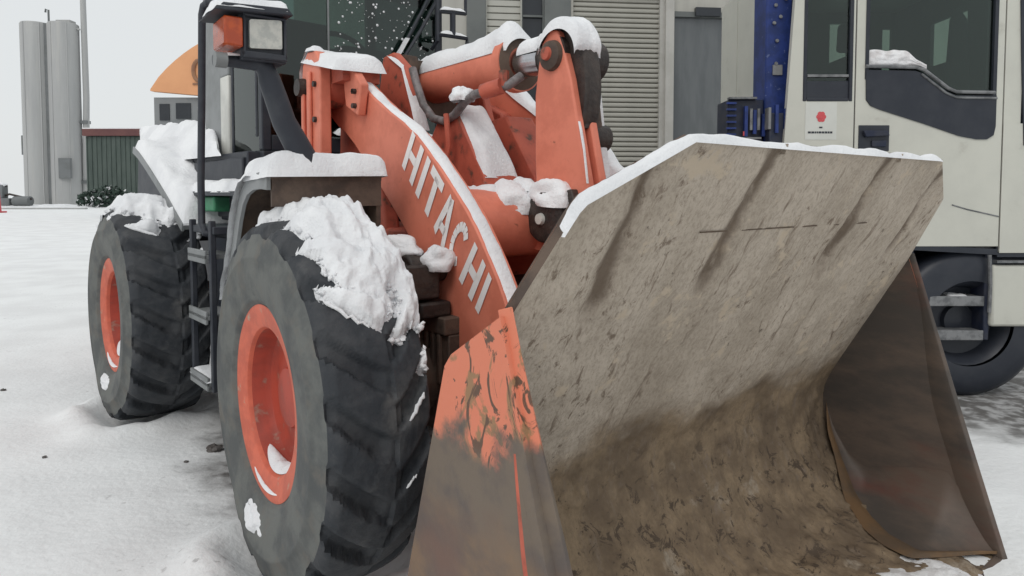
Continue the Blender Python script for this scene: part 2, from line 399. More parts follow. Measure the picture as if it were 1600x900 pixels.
def wheel(x, rear, flip):
    wo = part('wheel', rim_me, None, loader)
    if rear:
        p = Matrix.Rotation(REAR[1], 4, 'Z') @ Vector((x * .952, 0, .66)); wo.location = (p.x + REAR[0][0], p.y + REAR[0][1], .66)
        wo.rotation_euler = (0, 0, REAR[1] + (math.pi if flip else 0)); wo.scale = (1.25, 1, 1)
    else:
        wo.location = (x, 0, .66); wo.rotation_euler = (0, 0, math.pi if flip else 0)
    part('tyre', tyre_me, None, wo)
    return wo
wf = wheel(-1.045, False, False); wr = wheel(-1.045, True, False); wheel(1.045, False, True); wheel(1.045, True, True)

def tyre_snow(parent, hfun, q0, q1, seed, nq=110, nxs=46):
    mb = MB(); H = {}
    for i in range(nq + 1):
        for j in range(nxs + 1):
            q = R(lerp(q0, q1, i / nq)); x = lerp(-.228, .225, j / nxs)
            h = hfun(math.degrees(q), x) ; H[i, j] = h
            ax = abs(x); r = .652 + .016 * (1 - (x / .19) ** 2)
            if ax > .19: r = lerp(.652, .585, (ax - .19) / .035)
            base = lerp(tyre_r(q, x, max(r, .641)) - .006, r - .006, sst(0, .03, h))
            p = hubpt(q, x, base + max(h, 0))
            up = max(h, 0) * .35
            mb.v.append((p[0], p[1], p[2] + up))
    for i in range(nq):
        for j in range(nxs):
            if max(H[i, j], H[i + 1, j], H[i, j + 1], H[i + 1, j + 1]) <= .004: continue
            a = i * (nxs + 1) + j; mb.f.append((a, a + nxs + 1, a + nxs + 2, a + 1)); mb.m.append(0)
    return part('snow_cover', mb, M['snow'], parent, smooth=70)
def snow_field(q, x, base, n1, n2, thick):
    # thins out to nothing at its edge; a thin cover fills the grooves before it hides the lugs
    f = thick * base + .030 * n1 + .008 * n2
    f = f * sst(0, .25, base)
    L_ = lug(R(q), x, .66)
    f = f - .034 * L_ * (1 - sst(.03, .075, f)) + .007 * L_ * sst(.04, .08, f) - .006
    return f
def hf(q, x):
    n1 = fbm(q * .05, x * 7, 3.1, 3); n2 = fbm(q * .22, x * 26, 9.4, 3)
    low = 19 - 42 * x + 17 * n1
    base = sst(low - 4, low + 34, q) * sst(-.215, -.075, x + .06 * n1 - .02 * sst(60, 90, q)) * (1 - sst(.195, .226, x))
    return snow_field(q, x, base, n1 * base * .8, n2, .066)
tyre_snow(wf, hf, 8, 150, 1, 190, 64)
def hr(q, x):
    n1 = fbm(q * .05 + 7, x * 7, 13.1, 3); n2 = fbm(q * .2, x * 22, 19.4, 3)
    low = 44 - 60 * x + 26 * n1
    base = sst(low - 4, low + 34, q) * sst(-.222, -.12, x + .05 * n1) * (1 - sst(.195, .226, x))
    return snow_field(q, x, base, n1, n2, .075)
tyre_snow(wr, hr, 15, 160, 2, 150, 50)
def crumbs(parent, hfun, q0, q1, n_, seed):
    rs = random.Random(seed); mb = MB(); tries = 0; k = 0
    oct_ = [(1, 0, 0), (0, 1, 0), (-1, 0, 0), (0, -1, 0), (0, 0, 1), (0, 0, -1)]
    fc = [(0, 1, 4), (1, 2, 4), (2, 3, 4), (3, 0, 4), (1, 0, 5), (2, 1, 5), (3, 2, 5), (0, 3, 5)]
    while k < n_ and tries < n_ * 60:
        tries += 1; q = rs.uniform(q0, q1); x = rs.uniform(-.21, .2); h = hfun(q, x)
        if not (-.0005 < h < .022): continue
        if False: continue
        r = .004 + .013 * rs.random() ** 2.2
        p = Vector(hubpt(R(q), x, tyre_r(R(q), x, .66) + max(h, 0) + r * .4)); m3 = Matrix.Rotation(rs.random() * 6, 3, Vector((rs.random() - .5, rs.random() - .5, rs.random())))
        mb.add([p + m3 @ (Vector(d) * r * rs.uniform(.7, 1.4)) for d in oct_], fc); k += 1
    part('snow_crumbs', mb, M['snow'], parent, smooth=80, kind='stuff')
crumbs(wf, hf, 5, 120, 230, 5); crumbs(wr, hr, 20, 140, 120, 6)
# thin snow caught on single lugs, in the rim dish and on the sidewall
def lug_snow(parent, q0, x0, x1, r=.011, sk=-24):
    pts = []
    for i in range(9):
        x = lerp(x0, x1, i / 8); sd_ = 0 if x0 + x1 < 0 else .5; q = R((q0 - sd_ + .775 * (abs(x) / .2) ** 1.3 + .64) * 360 / NL); q += .02 * N(i * .9, q0, 2); pts.append(hubpt(q, x, .664 + .004 * N(i * .7, q0, 5)))
    mb = MB().tube(pts, [r * .4] + [r * (.8 + .4 * random.random()) for _ in range(7)] + [r * .3], 8)
    part('snow_cover', mb, M['snow'], parent)
for q0, a, b, r in ((1, -.17, -.05, .006), (2, .04, .14, .006), (0, .06, .15, .006), (-1, .05, .10, .004)):
    lug_snow(wf, q0, a, b, r)
for q0, a, b, r in ((2, -.18, -.06, .009), (3, .05, .16, .008)):
    lug_snow(wr, q0, a, b, r)
def arc_snow(parent, r0, x, a0, a1, w_, th):
    mb = MB(); ns, nk = 26, 6
    def fn(u, v):
        a = R(lerp(a0, a1, u)); e = math.sin(math.pi * u) ** .6; h = th * e * math.sin(math.pi * v) * (1 + .4 * N(u * 9, v * 3, r0 * 9))
        r = r0 - h; return (x - .0 + w_ * (v - .5) * e, -r * math.cos(a), r * math.sin(a))
    part('snow_cover', mb.grid(fn, ns, nk), M['snow'], parent)
arc_snow(wf, .262, -.135, -125, -48, .07, .032); arc_snow(wf, .328, -.192, -118, -70, .018, .012)
arc_snow(wr, .262, -.135, -130, -40, .075, .05); arc_snow(wr, .328, -.192, -125, -70, .02, .016)
def wall_snow(parent, a0, a1, r0, r1, seed):
    mb = MB(); H = {}; nu, nv = 70, 50
    for i in range(nu + 1):
        for j in range(nv + 1):
            u, v = i / nu, j / nv; a = R(lerp(a0, a1, u)); r = lerp(r0, r1, v)
            e = math.sin(math.pi * u) * math.sin(math.pi * v)
            h = .030 * (e - .34 + .45 * fbm(u * 3, v * 4, seed, 3)); H[i, j] = h
            xw = -.229 + .06 * abs((r - .48) / .14) ** 2
            p = hubpt(a, xw, r); mb.v.append((p[0] - max(h, 0) + .004, p[1], p[2]))
    for i in range(nu):
        for j in range(nv):
            if max(H[i, j], H[i + 1, j], H[i, j + 1], H[i + 1, j + 1]) <= 0: continue
            a = i * (nv + 1) + j; mb.f.append((a, a + nv + 1, a + nv + 2, a + 1)); mb.m.append(0)
    part('snow_cover', mb, M['snow'], parent)
wall_snow(wf, -112, -82, .375, .52, 3.3); wall_snow(wr, -118, -78, .365, .49, 8.3)

# ---- generic snow slab over a four-cornered surface
def snow_slab(A, B, Cc, D, t, parent, rear=False, nu=24, nv=10, seed=0, pw=5, rag=.25, th_u=None, mt='snow'):
    A, B, Cc, D = map(Vector, (A, B, Cc, D))
    def fn(u, v):
        p = A.lerp(B, u).lerp(D.lerp(Cc, u), v)
        e = (1 - abs(2 * u - 1) ** (pw * 2)) * (1 - abs(2 * v - 1) ** pw)
        e = max(e, 0) ** .5
        h = t * e * (1 - rag * .5 + rag * fbm(p.x * 5 + seed, p.y * 5, p.z * 5, 4) * 1.6)
        if th_u: h *= th_u(u)
        j = .10 * t * fbm(p.x * 9, p.y * 9 + seed, 3)
        return (p.x + j, p.y + j, p.z + h - .006)
    return part('snow_cover', MB().grid(fn, nu, nv), M[mt], parent, rear=rear, smooth=75)
def snow_ridge(pts, wid, t, parent, rear=False, seed=0, nper=8, axis=(1, 0, 0), name='snow_cover'):
    P = [Vector(p) for p in pts]; ax = Vector(axis); k = len(P) - 1; n = k * nper
    def fn(u, v):
        s = u * k; i = min(int(s), k - 1); p = P[i].lerp(P[i + 1], s - i)
        e = min(1, min(u, 1 - u) * n / 3) ** .5 if min(u, 1 - u) > 0 else 0
        f = max(0, 1 - abs(2 * v - 1) ** 3) ** .6
        nn = 1 + .55 * fbm(p.x * 8 + seed, p.y * 8, p.z * 8)
        q = p + ax * (wid * (v - .5)) * (1 + .12 * nn)
        return (q.x, q.y, q.z + t * e * f * nn - .008)
    return part(name, MB().grid(fn, n, 9), M['snow'], parent, rear=rear, smooth=75)

# ---- front frame, axle, booms
mb = MB().box(-.46, .46, .25, 1.25, .5, 1.25).prism([(.55, 1.2), (1.15, 1.2), (1.12, 1.95), (.95, 2.0), (.72, 1.9)], -.46, -.38).prism([(.55, 1.2), (1.15, 1.2), (1.12, 1.95), (.95, 2.0), (.72, 1.9)], .38, .46)
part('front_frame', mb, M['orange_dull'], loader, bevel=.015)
mb = MB().lathe([(-.80, .10), (-.80, .15), (-.5, .17), (-.3, .22), (0, .27), (.3, .22), (.5, .17), (.8, .15), (.8, .1)], c=(0, 0, .66), n=24, close=True).box(-.3, .3, -.22, .3, .5, 1.0)
part('front_axle', mb, M['brown'], loader)
up_ = [(1.16, 2.165), (1.082, 2.175), (.828, 2.085), (.675, 1.985), (.431, 1.838), (.154, 1.711), (-.036, 1.576), (-.184, 1.453), (-.321, 1.329), (-.427, 1.199), (-.515, 1.077), (-.575, .965), (-.64, .78), (-.72, .55), (-.80, .42)]
lo_ = [(-.79, .30), (-.68, .29), (-.5, .43), (-.3, .60), (-.165, .74), (-.165, .85), (-.125, .92), (-.05, .997), (.077, 1.15), (.28, 1.326), (.54, 1.529), (.798, 1.722), (.98, 1.80), (1.12, 1.92)]
def smooth_poly(p, it=1):
    for _ in range(it):
        q = []
        for i in range(len(p)):
            a, b = p[i], p[(i + 1) % len(p)]
            q += [(a[0] * .75 + b[0] * .25, a[1] * .75 + b[1] * .25), (a[0] * .25 + b[0] * .75, a[1] * .25 + b[1] * .75)]
        p = q
    return p
boom_poly = smooth_poly(up_ + lo_)
boom = part('boom_arm', MB().prism(boom_poly, -.55, -.465), M['orange'], loader, bevel=.006)
boom2 = part('boom_arm', MB().prism(boom_poly, .465, .55), M['orange'], loader, bevel=.006)
snow_ridge([(-.508, y, z) for y, z in [(1.05, 2.165)] + up_[2:12]], .060, .020, boom, seed=3)
snow_ridge([(.508, y, z) for y, z in up_[2:9]], .10, .06, boom2, seed=9)
# white lettering along the near arm
base = [(.212, 1.561), (.09, 1.437), (-.041, 1.310), (-.14, 1.208), (-.237, 1.110), (-.352, 1.006), (-.462, .903)]
capl = [(.135, 1.678), (.005, 1.560), (-.119, 1.442), (-.225, 1.337), (-.328, 1.232), (-.425, 1.122), (-.518, 1.012)]
def polyat(P, s):
    s = max(0, min(.9999, s)) * (len(P) - 1); i = int(s); f = s - i
    return (lerp(P[i][0], P[i + 1][0], f), lerp(P[i][1], P[i + 1][1], f))
def tmap(s, n_):
    b, c_ = polyat(base, s), polyat(capl, s); n_ = n_ * 1.28 - .12; return (-.5535, lerp(b[0], c_[0], n_), lerp(b[1], c_[1], n_))
def stroke(mb, x0, n0, x1, n1, wd, aspect):
    # a straight stroke as a strip of quads in (s, n) space; wd in s units, aspect = s units per n unit
    dx, dn = x1 - x0, (n1 - n0) * aspect; l = math.hypot(dx, dn); px, pn = -dn / l * wd / 2, dx / l * wd / 2 / aspect
    k = 4; o = len(mb.v)
    for i in range(k + 1):
        f = i / k; x, n_ = lerp(x0, x1, f), lerp(n0, n1, f)
        mb.v.append(tmap(x + px, n_ + pn)); mb.v.append(tmap(x - px, n_ - pn))
    for i in range(k): a = o + 2 * i; mb.f.append((a, a + 1, a + 3, a + 2)); mb.m.append(0)
AS = .14 / .91; WD = .036
lett = MB()
def H_(x): 
    stroke(lett, x + .016, 0, x + .016, 1, WD, AS); stroke(lett, x + .109, 0, x + .109, 1, WD, AS); stroke(lett, x + .03, .5, x + .095, .5, WD * .9, AS)
def I_(x): stroke(lett, x + .016, 0, x + .016, 1, WD, AS)
def T_(x): stroke(lett, x + .06, 0, x + .06, .9, WD, AS); stroke(lett, x, .905, x + .12, .905, WD * .95, AS)
def A_(x):
    stroke(lett, x + .014, 0, x + .062, 1, WD, AS); stroke(lett, x + .118, 0, x + .070, 1, WD, AS); stroke(lett, x + .035, .28, x + .098, .28, WD * .8, AS)
def C_(x):
    pts = []
    for i in range(13):
        a = R(42 + (318 - 42) * i / 12); pts.append((x + .066 + .05 * math.cos(a), .5 + .41 * math.sin(a)))
    for a, b in zip(pts, pts[1:]): stroke(lett, a[0], a[1], b[0], b[1], WD * .9, AS)
H_(0.0); I_(.165); T_(.222); A_(.365); C_(.525); H_(.69); I_(.852)
part('lettering', lett, M['white_print'], boom, label='white HITACHI lettering')
# boom pivot brackets
mb = MB().prism([(1.05, 1.62), (1.07, 1.9), (1.04, 2.10), (.97, 2.16), (.86, 2.15), (.80, 2.08), (.80, 1.62)], -.70, -.64)
mb.prism([(1.10, 1.62), (1.12, 1.98), (1.05, 2.09), (1.0, 2.0), (1.0, 1.62)], -.64, -.56)
mb.prism([(.74, 2.11), (.66, 2.06), (.54, 1.95), (.58, 1.80), (.72, 1.86), (.74, 1.95)], -.60, -.555)
mb.box(-.72, -.70, .90, .94, 1.62, 2.05).box(-.72, -.70, .99, 1.02, 1.62, 2.02)
pb = part('boom_pivot_bracket', mb, M['orange'], loader, bevel=.008)
part('pivot_pin', MB().lathe([(-.74, .001), (-.74, .045), (-.70, .05)], c=(0, 1.02, 1.98), n=16), M['grease'], pb)
part('pivot_bolts', MB().lathe([(-.715, .001), (-.715, .016), (-.70, .016)], c=(0, .86, 1.98), n=6).lathe([(-.715, .001), (-.715, .016), (-.70, .016)], c=(0, .86, 1.80), n=6).lathe([(-.565, .001), (-.62, .014), (-.6, .014)], c=(0, .60, 1.92), n=6).lathe([(-.62, .001), (-.62, .014), (-.6, .014)], c=(0, .60, 1.85), n=6), M['grease'], pb, kind='stuff')
part('pivot_tube', MB().tube([(-.64, .92, 2.0), (-.40, .92, 2.0)], .13, 24).box(-.64, -.44, .66, .95, 1.98, 2.06), M['orange_dull'], pb)
snow_slab((-.71, .60, 2.02), (-.71, 1.06, 2.125), (-.42, 1.06, 2.125), (-.42, .60, 2.03), .085, pb, seed=5, rag=.12)
snow_ridge([(-.67, 1.08, 1.95), (-.67, 1.06, 2.08), (-.67, .98, 2.17), (-.67, .88, 2.16)], .07, .03, pb, seed=6)
# towers carrying the bucket cylinder, cross tube, sloping cover
tw = [(1.06, 1.3), (1.05, 1.95), (.98, 2.19), (.86, 2.2), (.72, 2.10), (.57, 1.72), (.5, 1.3)]
mb = MB().prism(tw, -.26, -.21).prism(tw, .21, .26)
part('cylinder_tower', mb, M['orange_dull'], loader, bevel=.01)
snow_ridge([(-.235, .58, 1.76), (-.235, .66, 1.93), (-.235, .74, 2.10), (-.235, .9, 2.19)], .07, .025, loader, seed=16)
mb = MB().prism([(.42, 1.80), (.26, 1.82), (.02, 1.50), (.02, 1.2), (.5, 1.2), (.5, 1.7)], -.24, -.04).prism([(.42, 1.80), (.26, 1.82), (.02, 1.50), (.02, 1.2), (.5, 1.2)], .06, .24)
cov = part('boom_gusset', mb, M['orange_dull'], loader, bevel=.01)
snow_slab((-.235, .29, 1.83), (-.235, .02, 1.50), (-.045, .02, 1.50), (-.045, .29, 1.83), .075, cov, seed=11, nu=20, nv=14)
ct = part('cross_tube', MB().lathe([(-.465, .15), (.465, .15)], c=(0, -.10, 1.29), n=36, close=True).prism([(.12, 1.22), (.12, 1.40), (-.3, 1.43), (-.34, 1.16)], -.13, .13), M['orange'], loader)
def lump(c, rx, ry, rz, seed, parent, rear=False, n=22, mt='snow'):
    def fn(u, v):
        a = 2 * math.pi * u; b = math.pi * (v * .62)
        d = Vector((math.sin(b) * math.cos(a), math.sin(b) * math.sin(a), math.cos(b)))
        k = 1 + .36 * fbm(d.x * 1.3 + seed, d.y * 1.3, d.z * 1.3, 1) + .05 * fbm(d.x * 6 + seed, d.y * 6, d.z * 6, 3)
        if u == 1: pass
        return (c[0] + d.x * rx * k, c[1] + d.y * ry * k, c[2] + d.z * rz * k)
    return part('snow_cover', MB().grid(fn, n * 2, n), M[mt], parent, rear=rear, smooth=75)
lump((-.33, -.03, 1.36), .15, .14, .11, 2.2, ct); lump((-.22, -.13, 1.37), .13, .12, .10, 7.7, ct)
lump((-.40, .10, 1.42), .08, .09, .06, 5.1, ct)
snow_ridge([(-.14, -.02, 1.437), (-.14, -.2, 1.44), (-.15, -.33, 1.44)], .06, .05, ct, seed=21)
# bucket cylinder
cyl = part('bucket_cylinder', MB().tube([(0, .84, 2.05), (0, .06, 2.045)], .112, 36).lathe([(.115, .118), (.115, .135), (.06, .135), (.06, .07)], c=(0, 0, 2.045), n=32, axis='y'), M['orange'], loader)
part('gland', MB().lathe([(.06, .118), (.035, .128), (0.01, .128), (0.0, .075)], c=(0, .05, 2.045), n=32, axis='y'), M['brown'], cyl)
part('piston_rod', MB().tube([(0, .1, 2.045), (0, -.25, 2.02)], .066, 28), M['chrome'], cyl)
part('cylinder_clevis', MB().lathe([(-.13, .001), (-.13, .09), (.13, .09), (.13, .001)], c=(0, -.31, 2.005), n=24).tube([(0, -.24, 2.02), (0, -.15, 2.03)], .085, 16), M['grease'], cyl)
part('base_bracket', MB().prism([(.98, 2.1), (.88, 2.2), (.80, 2.18), (.80, 1.86), (.9, 1.85), (.98, 1.95)], -.19, -.14).prism([(.90, 2.14), (.84, 2.17), (.84, 1.85), (.9, 1.86)], -.14, .14).lathe([(-.23, .001), (-.23, .05), (-.2, .05)], c=(0, .9, 2.06), n=16), M['brown'], cyl)
def cyl_snow(y0, y1, rad, zc, th, seed, x0=0):
    def fn(u, v):
        y = lerp(y0, y1, u); a = R(lerp(22, 158, v)); e = max(0, min(1, min(u, 1 - u) * 14)) ** .5
        nn = fbm(y * 5 + seed, v * 3, seed)
        h = th * (math.sin(math.pi * v) ** .8) * e * (1 + .5 * nn) * (1 + .7 * sst(.72, .95, u)) + .002 - .006 * (1 - e)
        r = rad + h * .75
        return (x0 - r * math.cos(a), y, zc + r * math.sin(a) + h * .4)
    return part('snow_cover', MB().grid(fn, 44, 16), M['snow'], cyl, smooth=75)
cyl_snow(.95, .04, .113, 2.05, .038, 4.4); cyl_snow(.02, -.17, .066, 2.038, .030, 6.4)
# hydraulic hoses
hz = [(-.25, .66, 2.08), (-.25, .62, 2.0), (-.25, .55, 1.88), (-.25, .45, 1.80), (-.25, .34, 1.775), (-.25, .25, 1.80), (-.25, .17, 1.85), (-.25, .08, 1.877), (-.23, 0, 1.885), (-.18, -.08, 1.905), (-.12, -.1, 1.95)]
part('hydraulic_hose', MB().tube(hz, .021, 10), M['hose'], loader)
part('hose_fitting', MB().tube([(-.25, .02, 1.88), (-.21, -.07, 1.90)], .036, 10).tube([(-.19, -.06, 1.90), (-.19, -.06, 1.97)], .024, 8), M['orange_dull'], loader)
part('hydraulic_hose', MB().tube([(-.3, .25, 1.80), (-.3, .23, 1.65), (-.3, .27, 1.55), (-.3, .24, 1.45), (-.28, .2, 1.38)], .014, 8), M['orange_dull'], loader)
lump((-.25, .19, 1.875), .06, .06, .05, 3.9, loader)
# lever (bell crank) and link
lev = [(-.225, 1.345), (-.212, 1.569), (-.211, 1.847), (-.235, 1.98), (-.255, 2.06), (-.31, 2.115), (-.355, 2.10), (-.40, 2.0), (-.438, 1.89), (-.472, 1.74), (-.51, 1.58), (-.548, 1.43), (-.50, 1.28), (-.40, 1.19), (-.28, 1.19)]
mb = MB().prism(lev, -.135, -.095).prism(lev, -.06, -.02)
blk = smooth_poly([(-.29, 2.12), (-.40, 2.12), (-.475, 2.03), (-.505, 1.88), (-.49, 1.74), (-.455, 1.66), (-.36, 1.80)], 2)
lever = part('lever_arm', mb, M['orange'], loader, bevel=.008)
part('greasy_end', MB().prism(blk, -.100, -.012), M['grease'], lever, bevel=.014)
part('lever_pin', MB().lathe([(-.165, .001), (-.165, .035), (-.155, .06), (-.135, .065)], c=(0, -.325, 2.0), n=24), M['brown'], lever)
part('pin_cap', MB().lathe([(-.178, .001), (-.178, .026), (-.16, .03)], c=(0, -.325, 2.005), n=16), M['orange_dull'], lever)
part('lever_boss', MB().lathe([(-.20, .001), (-.20, .09), (-.19, .115), (-.13, .125)], c=(0, -.33, 1.33), n=32).prism([(-.36, 1.42), (-.48, 1.44), (-.52, 1.34), (-.46, 1.27)], -.17, -.13), M['grease'], lever, bevel=.006)
part('pin_cap', MB().lathe([(-.215, .001), (-.215, .022), (-.20, .026)], c=(0, -.33, 1.315), n=16), M['light_panel'], lever, label='pale pin end in the greasy lower boss')
lump((-.14, -.345, 1.40), .085, .125, .085, 9.2, lever)
def lever_top(u, v):
    a = R(lerp(-4 + 16 * N(u * 6, 2, 1), 168 + 14 * N(u * 5, 5, 2), v)); x = lerp(-.15, .0, u); e = (1 - abs(2 * u - 1) ** 6) ** .5
    nn = fbm(x * 9, v * 4, 3.3)
    h = (.042 * math.sin(math.pi * min(1, max(0, v))) ** .7 * (1 + .35 * nn)) * e
    r = .118 + h
    return (x, -.358 - r * math.cos(a) * .98, 2.01 + r * math.sin(a) * .95 - .02 * (1 - e))
part('snow_cover', MB().grid(lever_top, 20, 26), M['snow'], lever, smooth=75)
snow_ridge([(-.135, -.49, 1.72), (-.135, -.52, 1.6), (-.135, -.54, 1.47)], .012, .02, lever, seed=2)
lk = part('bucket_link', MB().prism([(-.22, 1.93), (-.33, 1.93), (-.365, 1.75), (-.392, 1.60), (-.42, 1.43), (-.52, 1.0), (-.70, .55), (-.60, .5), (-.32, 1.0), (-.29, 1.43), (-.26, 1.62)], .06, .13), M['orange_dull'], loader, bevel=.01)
part('link_bush', MB().lathe([(.03, .001), (.03, .062), (.15, .062), (.15, .001)], c=(0, -.345, 1.665), n=20), M['grease'], lk)
part('link_sleeve', MB().tube([(.08, -.30, 1.93), (.08, -.335, 1.70)], .055, 14), M['brown'], lk)
part('link_end', MB().prism(smooth_poly([(-.20, 2.10), (-.30, 2.12), (-.36, 2.02), (-.36, 1.88), (-.24, 1.84)], 2), .02, .10), M['grease'], lk, bevel=.01)
snow_ridge([(.11, -.345, 1.90), (.11, -.375, 1.70), (.11, -.405, 1.52), (.11, -.43, 1.40)], .04, .020, lk, seed=8)
# lift cylinder behind the front wheel, frame clutter
lc = part('lift_cylinder', MB().tube([(-.42, .75, .75), (-.42, .10, 1.0)], .075, 20), M['grease'], loader)
part('lift_rod', MB().tube([(-.42, .15, .99), (-.42, -.15, 1.09)], .045, 16), M['orange_dull'], lc)
mb = MB().box(-.75, -.60, -.18, .02, 1.0, 1.14).box(-.70, -.56, -.2, .0, .93, .99).lathe([(-.72, .001), (-.72, .06), (-.5, .06)], c=(0, -.1, 1.12), n=16)
vb = part('valve_block', mb, M['grease'], loader, bevel=.01)
part('valve_cap', MB().lathe([(-.78, .001), (-.78, .03), (-.74, .035)], c=(0, -.08, 1.13), n=10).box(-.74, -.70, -.04, .06, 1.10, 1.17), M['orange_dull'], vb)
lump((-.68, .02, 1.19), .08, .14, .06, 12.2, vb); lump((-.60, -.16, 1.14), .065, .07, .075, 14.2, vb)
mb = MB().box(-.62, -.46, -.24, .2, .86, .93)
for k in range(4): mb.box(-.62, -.60, -.2 + k * .05, -.175 + k * .05, .66, .86)
mb.box(-.60, -.46, -.24, .2, .45, .86)
part('axle_guard', mb, M['brown'], loader, bevel=.006)

# ---- front fender and work lamp
fp = [(.13, 1.50), (.22, 1.505), (.32, 1.50), (.42, 1.475), (.50, 1.42), (.56, 1.34), (.62, 1.23), (.68, 1.12), (.73, 1.03), (.78, .94), (.82, .84)]
def fender_mb(x0, x1, th=.025):
    n_ = len(fp); inn = []
    for i, (y, z) in enumerate(fp):
        a = fp[max(i - 1, 0)]; b = fp[min(i + 1, n_ - 1)]; d = Vector((b[0] - a[0], b[1] - a[1])).normalized()
        inn.append((y - d.y * -th if False else y + d.y * th, z - d.x * th))
    mb = MB().prism(fp + inn[::-1], x0, x1)
    return mb, inn
mbf, inn = fender_mb(-1.165, -.70)
mbf.box(-1.16, -.70, .135, .15, 1.37, 1.487)
mbf.prism(fp + [(y + (y_ - y) * 2.6, z + (z_ - z) * 2.6) for (y, z), (y_, z_) in zip(fp, inn)][::-1], -1.18, -1.165, m=1)
mbf.prism([(.14, 1.475), (.30, 1.475), (.44, 1.42), (.55, 1.28), (.75, .9), (.70, .8), (.3, 1.0), (.14, 1.30)], -.72, -.70, m=2)
fen = part('front_fender', mbf, [M['brown'], M['grey_panel'], M['brown']], loader)
snow_slab((-1.185, .10, 1.490), (-1.185, .46, 1.475), (-.68, .46, 1.475), (-.68, .10, 1.502), .105, fen, seed=31, nu=26, nv=40, pw=9, rag=.10)
snow_ridge([(-1.10, y, z) for y, z in fp[2:10]], .19, .045, fen, seed=33)
mbf2, _ = fender_mb(.70, 1.165)
part('front_fender', mbf2, M['brown'], loader)
lamp = part('work_lamp', MB().box(-1.272, -1.105, .105, .30, 1.915, 2.085).box(-1.268, -1.258, .085, .105, 1.925, 2.08).box(-1.12, -1.109, .085, .105, 1.925, 2.08).box(-1.268, -1.109, .085, .105, 2.07, 2.082).box(-1.268, -1.109, .085, .105, 1.92, 1.945).prism([(-1.375, 2.07), (-1.34, 2.10), (-1.11, 2.115), (-1.09, 2.09)], .06, .30, axis='y'), M['black'], loader, bevel=.006, label='black square work lamp with snow on its hood')
part('lamp_lens', MB().prism([(-1.24, 1.955), (-1.13, 1.965), (-1.127, 1.97), (-1.127, 2.066), (-1.131, 2.072), (-1.24, 2.06), (-1.245, 2.055), (-1.245, 1.96)], .088, .11, axis='y'), M['lamp_glass'], lamp)
part('indicator_lens', MB().prism([(-1.332, 1.957), (-1.274, 1.952), (-1.27, 1.957), (-1.27, 2.06), (-1.336, 2.06), (-1.336, 1.962)], .08, .24, axis='y'), M['amber'], lamp, bevel=.008)
snow_slab((-1.365, .06, 2.09), (-1.10, .06, 2.108), (-1.10, .29, 2.108), (-1.365, .29, 2.09), .06, lamp, seed=41, nu=20, nv=12)
mb = MB().tube([(-1.355, .16, 1.907), (-1.30, .16, 1.912), (-1.2, .16, 1.915), (-1.17, .16, 1.90), (-1.155, .16, 1.86), (-1.13, .16, 1.79), (-1.10, .16, 1.70), (-1.055, .16, 1.62), (-1.0, .16, 1.52)], [.02, .022, .028, .036, .042, .044, .046, .050, .052], 14)
post = part('lamp_post', mb, M['black'], loader)
part('post_knob', MB().tube([(-1.36, .12, 1.905), (-1.32, .12, 1.905)], .028, 14), M['grey_panel'], post)
snow_ridge([(-1.33, .14, 1.93), (-1.28, .14, 1.935), (-1.21, .14, 1.94)], .04, .014, post, axis=(0, 1, 0), seed=8)

# ---- bucket
prof_b = [(-1.490, 1.545), (-1.405, 1.40), (-1.250, 1.135), (-1.10, .875), (-.97, .65), (-.905, .53), (-.895, .43), (-.925, .31), (-.985, .19), (-1.08, .08), (-1.22, .025), (-1.40, .008), (-1.64, 0.0)]
def resample(P, n_):
    d = [0]
    for a, b in zip(P, P[1:]): d.append(d[-1] + math.hypot(b[0] - a[0], b[1] - a[1]))
    out = []
    for k in range(n_ + 1):
        s_ = d[-1] * k / n_; i = 0
        while i < len(d) - 2 and d[i + 1] < s_: i += 1
        f = (s_ - d[i]) / (d[i + 1] - d[i]); out.append((lerp(P[i][0], P[i + 1][0], f), lerp(P[i][1], P[i + 1][1], f)))
    return out
def smooth_open(P, it=2):
    for _ in range(it):
        q = [P[0]]
        for a, b in zip(P, P[1:]): q += [(a[0] * .75 + b[0] * .25, a[1] * .75 + b[1] * .25), (a[0] * .25 + b[0] * .75, a[1] * .25 + b[1] * .75)]
        P = q + [P[-1]]
    return P
BP = resample(prof_b[:4] + smooth_open(prof_b[4:], 2), 110)
def half_w(z, y):
    if z > 1.40: return lerp(1.0, .73, (z - 1.40) / .145)
    if z > 1.135 and y < -1.2: return lerp(1.075, 1.0, (z - 1.135) / .265)
    return 1.075
GX = [-.81, -.365, .315, .82]
bucket = part('bucket', MB().box(-.6, .6, -.80, -.72, .35, .5), M['brown'], loader)
NXB = 210
